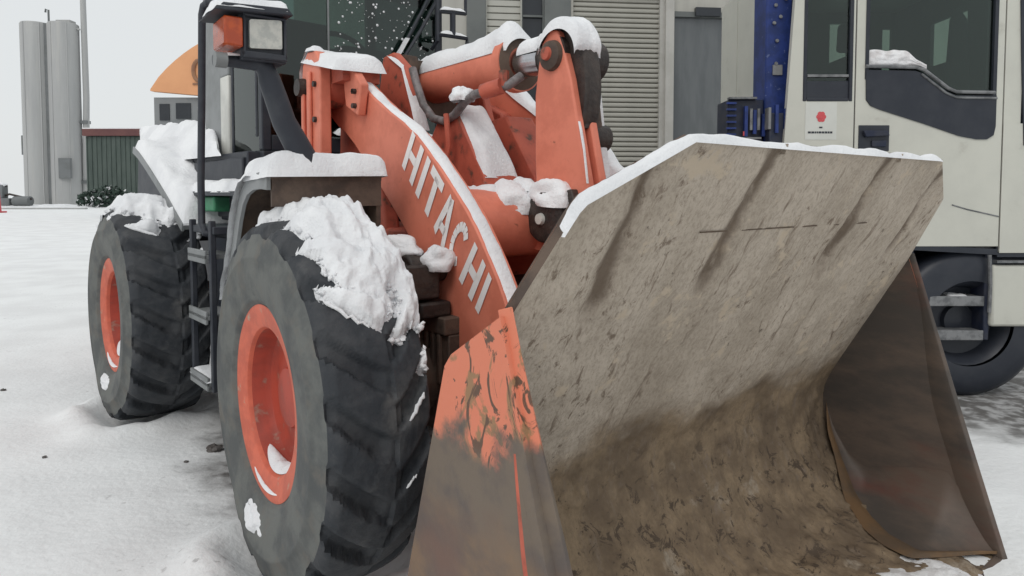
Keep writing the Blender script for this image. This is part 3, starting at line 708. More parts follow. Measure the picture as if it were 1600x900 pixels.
def shell(u, v):
    i = v * 110; k = min(int(i), 109); f = i - k
    y = lerp(BP[k][0], BP[k + 1][0], f); z = lerp(BP[k][1], BP[k + 1][1], f)
    a, b = BP[max(k - 1, 0)], BP[min(k + 2, 110)]; d = Vector((b[0] - a[0], b[1] - a[1])).normalized(); nrm = Vector((d.y, -d.x))
    hw = half_w(z, y); x = (2 * u - 1) * hw
    e = min(1, (1 - abs(2 * u - 1)) * 12)
    mudh = .010 * fbm(x * 2.2, y * 2.2, z * 2.2) + .006 * fbm(x * 7, y * 7, z * 7) + .003 * fbm(x * 20, y * 20, z * 20)
    lowk = sst(.75, .35, z)
    mudh += lowk * (.026 * max(0, fbm(x * 3 + 4, y * 3, z * 3)) + .015 * fbm(x * 11, y * 11, z * 11) + .010 * abs(fbm(x * 26, y * 26, z * 26)))
    g = 0
    for n_, gx in enumerate(GX):
        zl = (1.04, 1.08, 1.10, 1.10)[n_]
        g -= .016 * math.exp(-((x - gx - .012 * math.sin(z * 9)) / .030) ** 2) * sst(zl, zl + .10, z) * (1 - .6 * sst(1.46, 1.54, z))
    h = (mudh + g) * e * (1 - sst(.97, 1, v)) * sst(0, .02, v)
    return (x, y + nrm.x * h * -1 if False else y - nrm.x * -h, z + nrm.y * h)
sm = MB().grid(shell, NXB, 150)
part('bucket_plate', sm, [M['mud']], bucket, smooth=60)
# outer skin, a little behind the inner plate
outer = [(-1.46, 1.555), (-1.385, 1.42), (-1.23, 1.15), (-1.03, .80), (-.86, .50), (-.80, .32), (-.80, .14), (-.88, .03), (-1.05, -.02), (-1.64, -.025)]
def oshell(u, v):
    i = v * 9; k = min(int(i), 8); f = i - k; y = lerp(outer[k][0], outer[k + 1][0], f); z = lerp(outer[k][1], outer[k + 1][1], f)
    return ((2 * u - 1) * half_w(z - .012, y), y, z)
part('bucket_back', MB().grid(oshell, 8, 36), M['worn'], bucket)
# rim edge closing inner and outer skin (top and slanted ends)
edge = []
def epts(u, v):
    seq = [(-1, 40), (-1, 25), (-1, 15), (-1, 8), (-1, 0)]
    return None
eb = MB(); rows = []
ks = list(range(34, -1, -2))
path = [(-1, k) for k in ks] + [(s_ / 10, 0) for s_ in range(-9, 10)] + [(1, k) for k in ks[::-1]]
for sx, k in path:
    y, z = BP[k]; x = sx * half_w(z, y); oy, oz = y + .028, z + .012
    rows.append(((x, y, z), (x, oy, oz)))
for a in range(len(rows)): eb.v += [rows[a][0], rows[a][1]]
for a in range(len(rows) - 1): eb.f.append((2 * a, 2 * a + 1, 2 * a + 3, 2 * a + 2)); eb.m.append(0)
part('bucket_rim', eb, M['brown'], bucket)
# weld seam of the spill guard: separate short beads
mb = MB()
for a, b in ((-.52, -.40), (-.33, -.05), (0, .09), (.2, .27), (.36, .44)):
    mb.tube([(lerp(a, b, t) , -1.352 - .006 - .002 * N(t * 30, a), 1.318) for t in [i / 8 for i in range(9)]], .0022, 6)
part('weld_bead', mb, M['weld_brown'], bucket, kind='stuff')
# snow along the top edge
k0 = [k for k in range(0, 20) if BP[k][1] > 1.40]
top = [(-half_w(BP[k][1], BP[k][0]), BP[k][0] + .01, BP[k][1]) for k in range(12, -1, -1)] + [(x_, BP[0][0] + .01, BP[0][1]) for x_ in (-.6, -.4, -.2, 0, .2, .4, .6)] + [(.73, BP[0][0] + .01, BP[0][1])]
snow_ridge(top, .032, .021, bucket, axis=(0, 1, 0), seed=13, nper=6)
# two small notch lugs on the top edge
for xa, xb in ((-.343, -.335), (.37, .378)):
    part('edge_tab', MB().prism([(-1.492, 1.525), (-1.475, 1.525), (-1.46, 1.55), (-1.497, 1.552)], xa, xb), M['mud'], bucket)
# side plates: orange-to-rust outside, steel inside, with a bevelled wear bar on the front edge
sp = [(-1.255, 1.145), (-1.62, 0.0), (-1.60, -.03), (-1.05, -.025), (-.90, .02), (-.82, .12), (-.80, .28), (-.835, .40), (-1.02, .985), (-1.05, 1.02)]
for sgn in (-1, 1):
    xo, xi = 1.105 * sgn, 1.075 * sgn
    mb = MB().prism(sp, min(xo, xi), max(xo, xi), m=0)
    # separate inner face material
    f0 = [i for i, f in enumerate(mb.f[:2])]
    for i in f0:
        xx = mb.v[mb.f[i][0]][0]
        if abs(xx - xi) < 1e-6: mb.m[i] = 1
    pl = part('side_plate', mb, [M['worn'], M['bucket_steel']], bucket)
    # wear bar (three-sided)
    d = Vector((-1.62 + 1.255, 0 - 1.145)).normalized(); nb_ = Vector((-d.y, d.x))  # towards the back
    if nb_.x < 0: nb_ = -nb_
    ring = [(1.045, -.022), (1.066, -.03), (1.118, .055), (1.118, .075), (1.0755, .078), (1.045, .0)]
    wb = MB(); P0 = Vector((-1.245, 1.16)); P1 = Vector((-1.62, -.03))
    for i in range(13):
        t = i / 12; q = P0.lerp(P1, t); kx = .15 + .85 * sst(0, .55, t)
        for xx, off in ring:
            p = q + nb_ * off * (kx if off > .03 else 1); wb.v.append((sgn * lerp(1.09, xx, .25 + .75 * sst(0, .6, t)), p.x, p.y))
    nr = len(ring)
    for i in range(12):
        for j in range(nr):
            a, b = i * nr + j, i * nr + (j + 1) % nr; wb.f.append((a, b, b + nr, a + nr)); wb.m.append(0 if j in (2, 3) else 1)
    wb.f.append(tuple(range(nr))); wb.m.append(1)
    part('edge_bar', wb, [M['orange_dull'] if sgn < 0 else M['bucket_steel'], M['worn'] if sgn < 0 else M['bucket_steel']], pl, bevel=.003)
    # worn concave corner between side and floor
    ey = [(-.915, .0, .42), (-.95, .02, .30), (-1.02, .05, .17), (-1.10, .11, .07), (-1.20, .19, .03), (-1.30, .25, .012), (-1.42, .28, .010), (-1.49, .19, .008), (-1.56, .09, .006), (-1.625, .012, .004)]
    def cf(u, v):
        i = u * (len(ey) - 1); k = min(int(i), len(ey) - 2); f = i - k; y, e_, z0 = [lerp(ey[k][q], ey[k + 1][q], f) for q in range(3)]
        a = v * math.pi / 2
        return (sgn * (1.073 - e_ * (1 - math.cos(a)) if False else 1.073 - e_ * (1 - math.sin(math.pi / 2 - a))), y - .03 * math.sin(2 * a) * e_, z0 + .016 + (e_ * .9) * (1 - math.sin(a)))
    part('corner_wear', MB().grid(cf, 40, 14), M['bucket_steel'], pl, smooth=80)
    rimpts = [(sgn * (1.073 - e_), y, z0 + .014) for y, e_, z0 in ey]
    def rf(u, v):
        i = u * (len(ey) - 1); k = min(int(i), len(ey) - 2); f = i - k; a, b = Vector(rimpts[k]), Vector(rimpts[k + 1]); p = a.lerp(b, f)
        wv = .075 * math.sin(math.pi * min(1, u * 1.05)) * (1 + .3 * N(u * 8, 1))
        return (p.x - sgn * wv * (1 - v) + sgn * wv * .5 * v, p.y, p.z + .012 * math.sin(math.pi * v))
    part('rust_band', MB().grid(rf, 40, 6), M['bucket_rust'], pl, smooth=80)
part('cutting_edge', MB().prism([(-1.60, -.03), (-1.69, -.03), (-1.70, -.02), (-1.67, .0), (-1.60, .008)], -1.085, 1.085), M['bucket_steel'], bucket, bevel=.003)
# snow and grit lying on the bucket floor near the far corner
def fs(u, v):
    x = lerp(.15, .90, u); y = lerp(-1.34, -1.72, v); e = (math.sin(math.pi * u) ** .5) * (math.sin(math.pi * v) ** .4)
    return (x, y, .0 + .05 * e * (.8 + .5 * fbm(x * 5, y * 5, 2)) + .012 * fbm(x * 18, y * 18, 3) * e - .012)
part('snow_cover', MB().grid(fs, 60, 34), M['snow_thin'], bucket, smooth=80)

# ---- rear frame (in its own articulated axes)
mb = MB().box(-.46, .46, -1.25, 2.1, .45, 1.30).prism([(-1.25, .55), (-1.6, .62), (-1.6, 1.15), (-1.25, 1.25)], -.2, .2)
part('rear_frame', mb, M['black'], loader, rear=True, bevel=.02)
part('rear_axle', MB().lathe([(-.8, .10), (-.8, .15), (-.3, .2), (0, .27), (.3, .2), (.8, .15), (.8, .1)], c=(0, 0, .66), n=20, close=True), M['brown'], loader, rear=True)
part('counterweight', MB().box(-.58, .58, 1.55, 2.25, .55, 1.45), M['orange_dull'], loader, rear=True, bevel=.05)
hood = part('engine_hood', MB().prism([(.02, 1.30), (.02, 1.86), (1.2, 1.92), (2.1, 1.80), (2.2, 1.3)], -.62, .62), M['black'], loader, rear=True, bevel=.03)
sidep = part('side_panel', MB().box(-.72, -.46, -.95, .86, 1.26, 1.665).box(-.74, -.72, -.92, -.02, 1.28, 1.63).box(-.735, -.72, .05, .80, 1.28, 1.63), M['black'], loader, rear=True, bevel=.012)
snow_slab((-.76, 1.3, 1.67), (-.76, -.62, 1.655), (-.58, .03, 1.90), (-.58, 2.2, 2.03), .075, hood, rear=False, seed=51, nu=40, nv=20, pw=6)
for o in list(hood.children): pass
part('catch', MB().tube([(-.75, .38, 1.62), (-.75, .38, 1.34)], .012, 8).tube([(-.76, .40, 1.62), (-.76, .31, 1.62)], .02, 8), M['grey_panel'], sidep)
# step shelf with snow
sh = part('step_shelf', MB().box(-.86, -.62, -1.2, -.30, 1.41, 1.435), M['black'], loader, rear=True)
snow_slab((-.86, -1.2, 1.435), (-.86, -.30, 1.435), (-.62, -.30, 1.435), (-.62, -1.2, 1.435), .075, sh, seed=61, nu=30, pw=8, rag=.15)
part('washer_tank', MB().box(-.83, -.66, -.70, -.44, 1.315, 1.405), M['green'], loader, rear=True, bevel=.012)
bx = part('battery_box', MB().box(-.86, -.55, -.30, .30, 1.12, 1.30).box(-.88, -.86, -.26, .26, 1.14, 1.28), M['black'], loader, rear=True, bevel=.012)
lump((-.80, -.02, 1.32), .05, .09, .06, 22.2, bx)
# access ladder
mb = MB().box(-1.0, -.97, -.85, -.815, .38, 1.28).box(-1.0, -.97, -1.18, -1.145, .38, 1.28).box(-.99, -.70, -1.20, -.80, 1.21, 1.25)
ld = part('access_ladder', mb, M['black'], loader, rear=True, bevel=.005)
for z_ in (.42, .77, 1.09):
    part('ladder_step', MB().box(-1.02, -.86, -1.145, -.85, z_ - .012, z_ + .012).box(-1.02, -1.005, -1.145, -.85, z_ - .035, z_ + .035), M['grey_panel'], ld, bevel=.004)
snow_slab((-1.02, -1.15, .435), (-1.02, -.84, .435), (-.88, -.84, .435), (-.88, -1.15, .435), .035, ld, seed=66)
mb = MB().box(-.80, -.55, -1.45, -.55, .50, 1.2).tube([(-.82, -1.3, 1.25), (-.84, -1.32, .95), (-.82, -1.3, .6), (-.7, -1.2, .45)], .03, 8).tube([(-.84, -1.2, 1.2), (-.86, -1.22, .9), (-.84, -1.25, .55)], .022, 8)
part('fuel_tank', mb, M['black'], loader, rear=True, bevel=.02)
part('tank_brace', MB().box(-.90, -.86, -1.36, -1.25, .35, .95), M['brown'], loader, rear=True, bevel=.01)
# rear fender
rp = [(-.50, 1.24), (-.40, 1.29), (-.20, 1.39), (0, 1.485), (.20, 1.575), (.386, 1.655), (.55, 1.72), (.70, 1.765)]
rin = [(y + .02, z - .035) for y, z in rp]
mb = MB().prism(rp + rin[::-1], -.935, -.66)
rp_in = [(y, z - .012) for y, z in rp] + [(.85, 1.45), (.3, 1.40), (-.3, 1.38), (-.8, 1.28)]
mb.prism([(y, z) for y, z in rp] + [(y + .02, z - .045) for y, z in rp[::-1]], -.95, -.935)
rf_ = part('rear_fender', mb, M['grey_panel'], loader, rear=True)
def rfs(u, v):
    s_ = u * (len(rp) - 1); i = min(int(s_), len(rp) - 2); f = s_ - i; y = lerp(rp[i][0], rp[i + 1][0], f); z = lerp(rp[i][1], rp[i + 1][1], f)
    x = lerp(-.945, -.60, v); e = (1 - abs(2 * v - 1) ** 6) ** .5 * (1 - abs(2 * u - 1) ** 12) ** .5
    return (x, y, z + .15 * e * (.85 + .35 * fbm(x * 4, y * 4, 6)) - .008)
part('snow_cover', MB().grid(rfs, 40, 16), M['snow'], rf_, smooth=75)
# handrail
part('handrail', MB().tube([(-.72, -1.0, 2.36), (-.85, -1.25, 2.385), (-1.0, -1.20, 2.385), (-1.0, -1.155, 2.378), (-1.0, -1.125, 2.34), (-1.0, -1.09, 1.9), (-1.0, -1.05, 1.5), (-1.0, -1.045, 1.26), (-1.0, -1.09, 1.215), (-.9, -1.12, 1.2)], .019, 10), M['black'], loader, rear=True)
# cab
F0 = -1.0
mb = MB().box(-.65, .62, F0, .0, 1.62, 1.67).box(-.65, .62, F0 - .02, .02, 3.0, 3.1)
mb.box(-.655, -.60, F0 - .005, F0 + .05, 1.67, 3.0).box(.545, .60, F0 - .005, F0 + .05, 1.67, 3.0)
mb.box(.56, .62, -.05, 0, 1.67, 3.0)
mb.box(-.655, -.63, -.535, -.505, 1.67, 3.0).box(-.655, -.64, -.925, -.90, 1.75, 2.25)
mb.box(-.60, .545, F0, F0 + .03, 1.67, 1.76)
mb.box(.30, .62, F0 + .05, -.05, 1.67, 2.0)
mb.box(-.6, .6, -.03, -.0, 1.67, 2.35)
cab = part('cab', mb, M['black'], loader, rear=True, bevel=.008)
part('rear_pillar', MB().box(-.655, -.58, -.34, -.0, 1.67, 3.0), M['grey_panel'], cab, label='grey rear corner panel of the cab')
part('door_frame', MB().box(-.668, -.60, -.49, -.345, 1.66, 2.16).box(-.665, -.60, -.49, -.345, 2.16, 3.0, 1), [M['light_panel'], M['grey_panel']], cab, bevel=.01)
part('side_window', MB().box(-.648, -.642, F0 + .05, -.535, 1.67, 3.0), M['glass'], cab)
part('side_window', MB().box(.598, .602, F0 + .05, -.05, 2.0, 3.0), M['glass'], cab)
part('windscreen', MB().box(-.60, -.245, F0 + .004, F0 + .010, 1.76, 3.0), M['glass'], cab)
part('windscreen', MB().box(-.238, .545, F0 + .004, F0 + .010, 1.76, 3.0), M['glass'], cab)
part('glass_seal', MB().box(-.246, -.237, F0 - .004, F0 + .014, 1.76, 3.0), M['grey_panel'], cab)
part('seat', MB().box(-.25, .25, -.45, -.05, 1.85, 2.0).prism([(-.12, 2.0), (-.02, 2.0), (.02, 2.7), (-.06, 2.7)], -.24, .24), M['black'], cab, bevel=.03)
sw = MB(); ring_ = [(.03 + .19 * math.cos(a), -.66 + .10 * math.sin(a), 2.36 + .15 * math.sin(a)) for a in [2 * math.pi * i / 24 for i in range(25)]]
sw.tube(ring_, .018, 8).tube([(.03, -.66, 2.36), (.03, -.85, 1.8)], .04, 10).tube([(-.15, -.66, 2.36), (.21, -.66, 2.36)], .02, 8)
part('steering_wheel', sw, M['black'], cab)
part('console', MB().prism([(-.2, 1.75), (-.2, 2.25), (-.1, 2.36), (.2, 2.36), (.28, 2.25), (.28, 1.75)], -.93, -.76, axis='y'), M['black'], cab, bevel=.03)
wp = part('wiper', MB().tube([(.215, F0 - .02, 2.29), (.34, F0 - .025, 2.50), (.50, F0 - .025, 2.78)], .010, 6).tube([(.25, F0 - .02, 2.27), (.40, F0 - .03, 2.50), (.55, F0 - .03, 2.75)], .012, 6).box(.19, .27, F0 - .04, F0, 2.2, 2.31), M['black'], cab)
snow_ridge([(.20, F0 - .03, 2.29), (.24, F0 - .035, 2.35), (.30, F0 - .035, 2.45)], .03, .02, wp, seed=3)
mb = MB()
rs = random.Random(4)
for k in range(230):
    x = -.22 + .75 * rs.random() ** .8; z = 2.2 + .65 * rs.random(); r = .0025 + .0075 * rs.random() ** 3
    mb.lathe([(0, r), (-.005, r * .6), (-.006, .0005)], c=(x, F0 + .003, z), n=6, axis='y')
part('snow_specks', mb, M['snow'], cab, kind='stuff')
snow_slab((-.22, F0 - .06, 1.78), (.55, F0 - .06, 1.78), (.55, F0, 1.80), (-.22, F0, 1.80), .05, cab, seed=71)
# mirror stay on the far side of the cab
Y0 = F0 - .10
mb = MB().tube([(.492, Y0, 3.0), (.492, Y0, 2.44), (.50, Y0 + .08, 2.40)], .013, 8).tube([(.492, Y0, 2.635), (.728, Y0, 2.66)], .012, 8).tube([(.728, Y0, 2.655), (.728, Y0, 3.0)], .011, 8).tube([(.492, Y0, 2.485), (.74, Y0, 2.495), (.74, Y0, 2.455)], .014, 8).tube([(.618, Y0, 2.64), (.618, Y0, 2.49)], .02, 8)
ms = part('mirror_stay', mb, M['black'], cab)
snow_ridge([(.51, Y0, 2.655), (.61, Y0, 2.67), (.72, Y0, 2.675)], .03, .02, ms, axis=(0, 1, 0), seed=5)
snow_ridge([(.51, Y0, 2.50), (.61, Y0, 2.505), (.735, Y0, 2.51)], .03, .02, ms, axis=(0, 1, 0), seed=7)

# ================================================================ CRANE TRUCK
TY = 4.5
M['cream'] = mat('cream_paint', (.545, .545, .485, 1), (.51, .51, .455, 1), rough=.38, scale=2.5, col3=(.40, .39, .34, 1), scale3=5, lo3=.6, hi3=.8, spec=.4)
M['blue'] = mat('blue_paint', (.018, .040, .185, 1), (.012, .028, .12, 1), rough=.45, scale=10, col3=(.10, .13, .26, 1), scale3=22, lo3=.62, hi3=.70)
M['navy'] = mat('navy_machinery', (.016, .022, .045, 1), (.03, .034, .05, 1), rough=.55, scale=12)
M['step'] = mat('step_metal', (.21, .215, .22, 1), (.11, .115, .12, 1), rough=.5, scale=14, bump=.2)
M['trim'] = mat('dark_trim', (.022, .026, .036, 1), (.030, .034, .044, 1), rough=.4, scale=5)
M['dark_in'] = mat('dark_interior', (.035, .042, .042, 1), (.05, .056, .055, 1), rough=.8, scale=6)
M['sticker'] = mat('sticker_white', (.60, .61, .57, 1), (.56, .57, .53, 1), rough=.4, scale=4)
M['red'] = mat('red_print', (.60, .09, .10, 1), (.50, .07, .08, 1), rough=.5, scale=10)
truck = thing('crane_truck', 'cream cab crane truck with a dark blue crane column parked behind the bucket', 'truck', (3.0, TY, 0), 0)
def T(name, mb, m_, parent=None, **k):      # built in world axes, stored relative to the truck
    for i, v in enumerate(mb.v): mb.v[i] = (v[0] - 3.0, v[1] - TY, v[2])
    return part(name, mb, m_, parent or truck, **k)
zt = 3.15
# side wall with two window openings, front and back walls, roof
mb = MB()
def wall(mb, X0, X1, Y0, Y1, z0, z1, holes):
    xs_ = sorted({X0, X1, *[h[0] for h in holes], *[h[1] for h in holes]}); zs_ = sorted({z0, z1, *[h[2] for h in holes], *[h[3] for h in holes]})
    for i in range(len(xs_) - 1):
        for j in range(len(zs_) - 1):
            cx, cz = (xs_[i] + xs_[i + 1]) / 2, (zs_[j] + zs_[j + 1]) / 2
            if any(h[0] < cx < h[1] and h[2] < cz < h[3] for h in holes): continue
            mb.box(xs_[i], xs_[i + 1], Y0, Y1, zs_[j], zs_[j + 1])
wall(mb, 1.93, 2.331, TY, TY + .04, 1.06, zt, [(1.992, 2.306, 2.065, 2.95)])
mb.prism([(1.852, 1.06), (1.93, 1.06), (1.93, zt), (1.929, zt), (1.917, 2.73), (1.858, 1.74)], TY, TY + .04, axis='y')
body = T('cab_body', mb, M['cream'])
mb = MB(); wall(mb, 2.341, 3.345, TY, TY + .04, 1.06, zt, [(2.412, 3.285, 2.085, 2.95)])
door = T('door', mb, M['cream'], label='cream cab door with dark lower glass panel')
T('pillar_panel', MB().box(3.355, 3.47, TY, TY + .04, 1.02, zt), M['cream'], body)
T('door_gap', MB().box(2.329, 2.343, TY + .012, TY + .03, 1.07, zt).box(3.343, 3.357, TY + .012, TY + .03, 1.03, zt), M['trim'], body)
T('fender_panel', MB().prism([(3.352, 1.015), (3.62, 1.015), (3.62, 1.9), (3.352, 1.9)], TY - .006, TY - .002, axis='y'), M['cream'], body)
mb = MB().box(1.96, 1.985, TY + .04, 5.76, 1.06, zt).box(1.96, 1.985, 5.775, 6.2, 1.06, zt).box(1.972, 1.98, 5.76, 5.775, 1.06, zt).box(1.985, 3.62, TY + .04, 6.2, zt - .05, zt).box(1.985, 3.62, TY + .04, 6.2, 1.06, 1.1)
T('cab_shell', mb, M['cream'], body)
# far wall and an added dark front wall, openings shaped for bright patches
mb = MB(); wall(mb, 1.985, 3.6, 6.16, 6.2, 1.1, zt - .05, [(2.95, 3.12, 2.3, 3.0), (3.44, 3.53, 2.5, 2.95)])
T('far_wall', mb, M['dark_in'], body)
mb = MB()
for (a, b, c_, d) in [(4.56, 4.86, 1.1, zt), (4.97, 5.19, 1.1, zt), (5.64, 6.16, 1.1, zt), (4.86, 4.97, 1.1, 2.16), (4.86, 4.97, 2.86, zt), (5.19, 5.64, 1.1, 2.5), (5.19, 5.64, 2.86, zt)]:
    mb.box(3.56, 3.59, a, b, c_, d)
T('front_blackout', mb, M['dark_in'], body)
# seats
def seat(x, y):
    mb = MB().box(x - .25, x + .25, y - .22, y + .22, 1.5, 1.7).prism([(x - .25, 1.7), (x - .12, 1.7), (x - .18, 2.45), (x - .28, 2.45)], y - .23, y + .23, axis='y').prism([(x - .26, 2.5), (x - .16, 2.5), (x - .18, 2.72), (x - .25, 2.72)], y - .12, y + .12, axis='y')
    T('seat', mb, M['dark_in'], body, bevel=.03)
seat(2.75, 5.0); seat(2.75, 6.1)
mb = MB().prism([(3.30, 2.0), (3.34, 2.75), (3.40, 2.85), (3.47, 2.75), (3.52, 2.0)], 5.05, 5.08, axis='y'); T('head_restraint', mb, M['dark_in'], body, bevel=.02)
# thin pale crumpled patch on the lower corner of the door glass
def crum(u, v):
    top_ = 2.40 - .10 * sst(.55, 1, u) + .02 * N(u * 5, 3)
    e = (math.sin(math.pi * min(1, v * 1.02)) ** .5) * (math.sin(math.pi * min(1, u)) ** .35)
    return (lerp(2.432, 2.83, u), TY + .016 - .016 * e * (1 + .5 * fbm(u * 6, v * 5, 2)), lerp(2.292 - .02 * sst(.85, 1, u), top_, v))
T('snow_cover', MB().grid(crum, 40, 16), M['snow_thin'], door)
T('rear_window', MB().box(1.992, 2.306, TY + .016, TY + .022, 2.065, 2.95), M['glass_truck'], body)
def frame(mb, X0, X1, z0, z1, w_, Y0, Y1):
    mb.box(X0, X0 + w_, Y0, Y1, z0, z1).box(X1 - w_, X1, Y0, Y1, z0, z1).box(X0 + w_, X1 - w_, Y0, Y1, z0, z0 + w_).box(X0 + w_, X1 - w_, Y0, Y1, z1 - w_, z1)
mb = MB(); frame(mb, 1.980, 2.318, 2.05, 2.96, .026, TY - .005, TY + .03); mb.box(2.0, 2.30, TY + .005, TY + .03, 2.07, 2.19)
T('window_seal', mb, M['trim'], body, bevel=.006)
T('window_trim', MB().box(2.01, 2.29, TY - .002, TY + .012, 2.215, 2.232), M['step'], body)
T('door_window', MB().box(2.412, 3.285, TY + .016, TY + .022, 2.085, 2.95), M['glass_truck'], door)
T('window_seal', MB().box(2.400, 2.424, TY - .005, TY + .03, 2.2, 2.96), M['trim'], door); T('window_seal', MB().box(3.272, 3.297, TY - .005, TY + .03, 2.06, 2.96), M['trim'], door)
pan = [(2.404, 2.262), (2.74, 2.255), (2.80, 2.235), (2.96, 2.115), (3.02, 2.09), (3.297, 2.088), (3.297, 1.88), (3.285, 1.82), (3.24, 1.792), (3.17, 1.792), (3.05, 1.815), (2.80, 1.90), (2.50, 1.995), (2.44, 2.02), (2.41, 2.06)]
T('lower_glass_panel', MB().prism(pan, TY - .008, TY + .002, axis='y'), M['trim'], door)
T('sill_trim', MB().tube([(2.40, TY - .012, 2.285), (2.74, TY - .012, 2.278), (2.80, TY - .012, 2.258), (2.96, TY - .012, 2.138), (3.02, TY - .012, 2.113), (3.28, TY - .012, 2.108)], .012, 8).tube([(2.78, TY - .010, 2.232), (2.95, TY - .010, 2.105), (3.02, TY - .010, 2.075), (3.297, TY - .010, 2.07)], .008, 8), M['step'], door)
hd = T('door_handle', MB().box(2.365, 2.575, TY - .006, TY + .001, 1.712, 1.888), M['trim'], door, bevel=.012)
T('handle_grip', MB().prism([(2.385, 1.85), (2.55, 1.85), (2.565, 1.815), (2.40, 1.805)], TY - .035, TY - .012, axis='y').box(2.45, 2.55, TY - .02, TY - .006, 1.74, 1.785), M['navy'], hd, bevel=.006)
T('handle_lock', MB().lathe([(-.009, .022), (-.014, .018), (-.014, .001)], c=(2.51, TY, 1.76), n=14, axis='y'), M['step'], hd)
st = T('sticker', MB().box(2.0, 2.215, TY - .002, TY - .0005, 1.79, 2.045), M['sticker'], body, label='pale square sticker with a red emblem')
em = MB()
for k in range(6):
    a = math.pi * k / 3; c_ = (2.108 + .018 * math.cos(a), 1.945 + .022 * math.sin(a)); em.lathe([(-.0035, .0165), (-.0036, .001)], c=(c_[0], TY, c_[1]), n=10, axis='y')
em.lathe([(-.004, .020), (-.0041, .001)], c=(2.108, TY, 1.945), n=12, axis='y')
T('emblem', em, M['red'], st)
tx = MB()
rs = random.Random(2); xx = 2.02
tx.box(2.096, 2.118, TY - .004, TY - .0025, 1.868, 1.878)
while xx < 2.19:
    ww = .008 + .012 * rs.random(); tx.box(xx, min(xx + ww, 2.195), TY - .004, TY - .0025, 1.833, 1.846); xx += ww + .004
T('fine_print', tx, M['trim'], st, kind='stuff')
# windscreen side, A-pillar edge
T('windscreen_edge', MB().prism([(3.43, 2.95), (3.455, 2.4), (3.49, 1.75), (3.53, 1.75), (3.51, 2.4), (3.49, 2.95)], TY - .01, TY + .03, axis='y'), M['trim'], body)
T('windscreen', MB().prism([(3.49, 2.95), (3.51, 2.4), (3.53, 1.75), (3.66, 1.75), (3.62, 2.95)], TY + .0, TY + .012, axis='y'), M['glass_truck'], body)
T('front_corner', MB().prism([(3.47, 1.02), (3.64, 1.02), (3.66, 1.75), (3.485, 1.75)], TY + .001, TY + .5, axis='y'), M['cream'], body, bevel=.05)
# crease lines of the wheel arch
T('arch_crease', MB().tube([(3.02, TY - .001, 1.345), (3.12, TY - .001, 1.315), (3.343, TY - .001, 1.265)], .005, 6), M['step'], door)
T('sill_strip', MB().prism([(2.55, 1.085), (3.345, 1.04), (3.345, 1.0), (2.55, 1.045)], TY + .003, TY + .06, axis='y').box(3.345, 3.62, TY + .003, TY + .06, .985, 1.018), M['trim'], body)
# steps
mb = MB().box(2.55, 3.32, 4.86, 4.90, .35, 1.06).box(3.285, 3.325, 4.53, 4.88, .40, 1.03).prism([(2.75, 1.05), (2.80, 1.05), (2.95, .45), (2.90, .45)], 4.56, 4.86, axis='y')
stp = T('step_well', mb, M['navy'], bevel=.008)
for z_ in (.69, .45):
    s_ = T('step_tread', MB().box(2.90, 3.285, 4.53, 4.80, z_ - .035, z_ + .015).box(2.90, 3.285, 4.525, 4.535, z_ - .05, z_ + .02), M['step'], stp, bevel=.006)
def ssn(u, v): return (lerp(2.92 - 3.0, 3.27 - 3.0, u), lerp(.04, .28, v), lerp(.690, .705, sst(.35, .6, N(u * 4, v * 2, 6) + .5)) + .014 * (math.sin(math.pi * u) * math.sin(math.pi * v)) ** .4 * (.8 + .5 * fbm(u * 6, v * 4, 3)))
part('snow_cover', MB().grid(ssn, 20, 8), M['snow'], stp)
bmp = T('bumper_end', MB().box(3.315, 3.70, TY + .0, TY + .30, .50, .93).prism([(3.315, .935), (3.7, .935), (3.7, .985), (3.315, .985)], TY + .05, TY + .3, axis='y', m=1), [M['cream'], M['trim']], bevel=.02)
T('bumper_trim', MB().box(3.335, 3.7, TY - .012, TY + .05, .945, .962), M['step'], bmp)
T('grab_bar', MB().tube([(3.30, 4.50, .60), (3.295, 4.49, .80), (3.29, 4.50, 1.0)], .012, 8), M['step'], stp)
# wheel
tw_ = MB().lathe([(0, .30), (-.01, .40), (.0, .47), (.03, .51), (.08, .525), (.20, .525), (.25, .51), (.28, .46), (.27, .3)], c=(0, 0, 0), n=56, axis='y')
twm = tw_.mesh('tyre', M['trim'], 40)
rimm = MB().lathe([(.03, .30), (.06, .27), (.14, .24), (.15, .12), (.12, .11), (.11, .001)], n=32, axis='y').mesh('wheel_rim', M['trim'], 35)
for (x, y) in ((3.20, 4.53), (3.20, 6.05), (-1.6, 4.62)):
    if x < 0: continue
    o = part('wheel', rimm, None, truck, loc=(x - 3.0, y - TY, .515)); part('tyre', twm, None, o)
T('wheel_arch', MB().prism([(2.45, .75), (2.55, .95), (2.8, 1.05), (3.4, 1.05), (3.6, .95), (3.6, .99), (3.4, 1.09), (2.78, 1.09), (2.5, .98), (2.42, .76)], 4.57, 5.0, axis='y'), M['navy'])
T('chassis', MB().box(-1.5, 3.5, 5.05, 5.2, .7, .95).box(-1.5, 3.5, 6.0, 6.15, .7, .95).box(-1.5, 1.75, 4.75, 6.6, .98, 1.08), M['navy'])
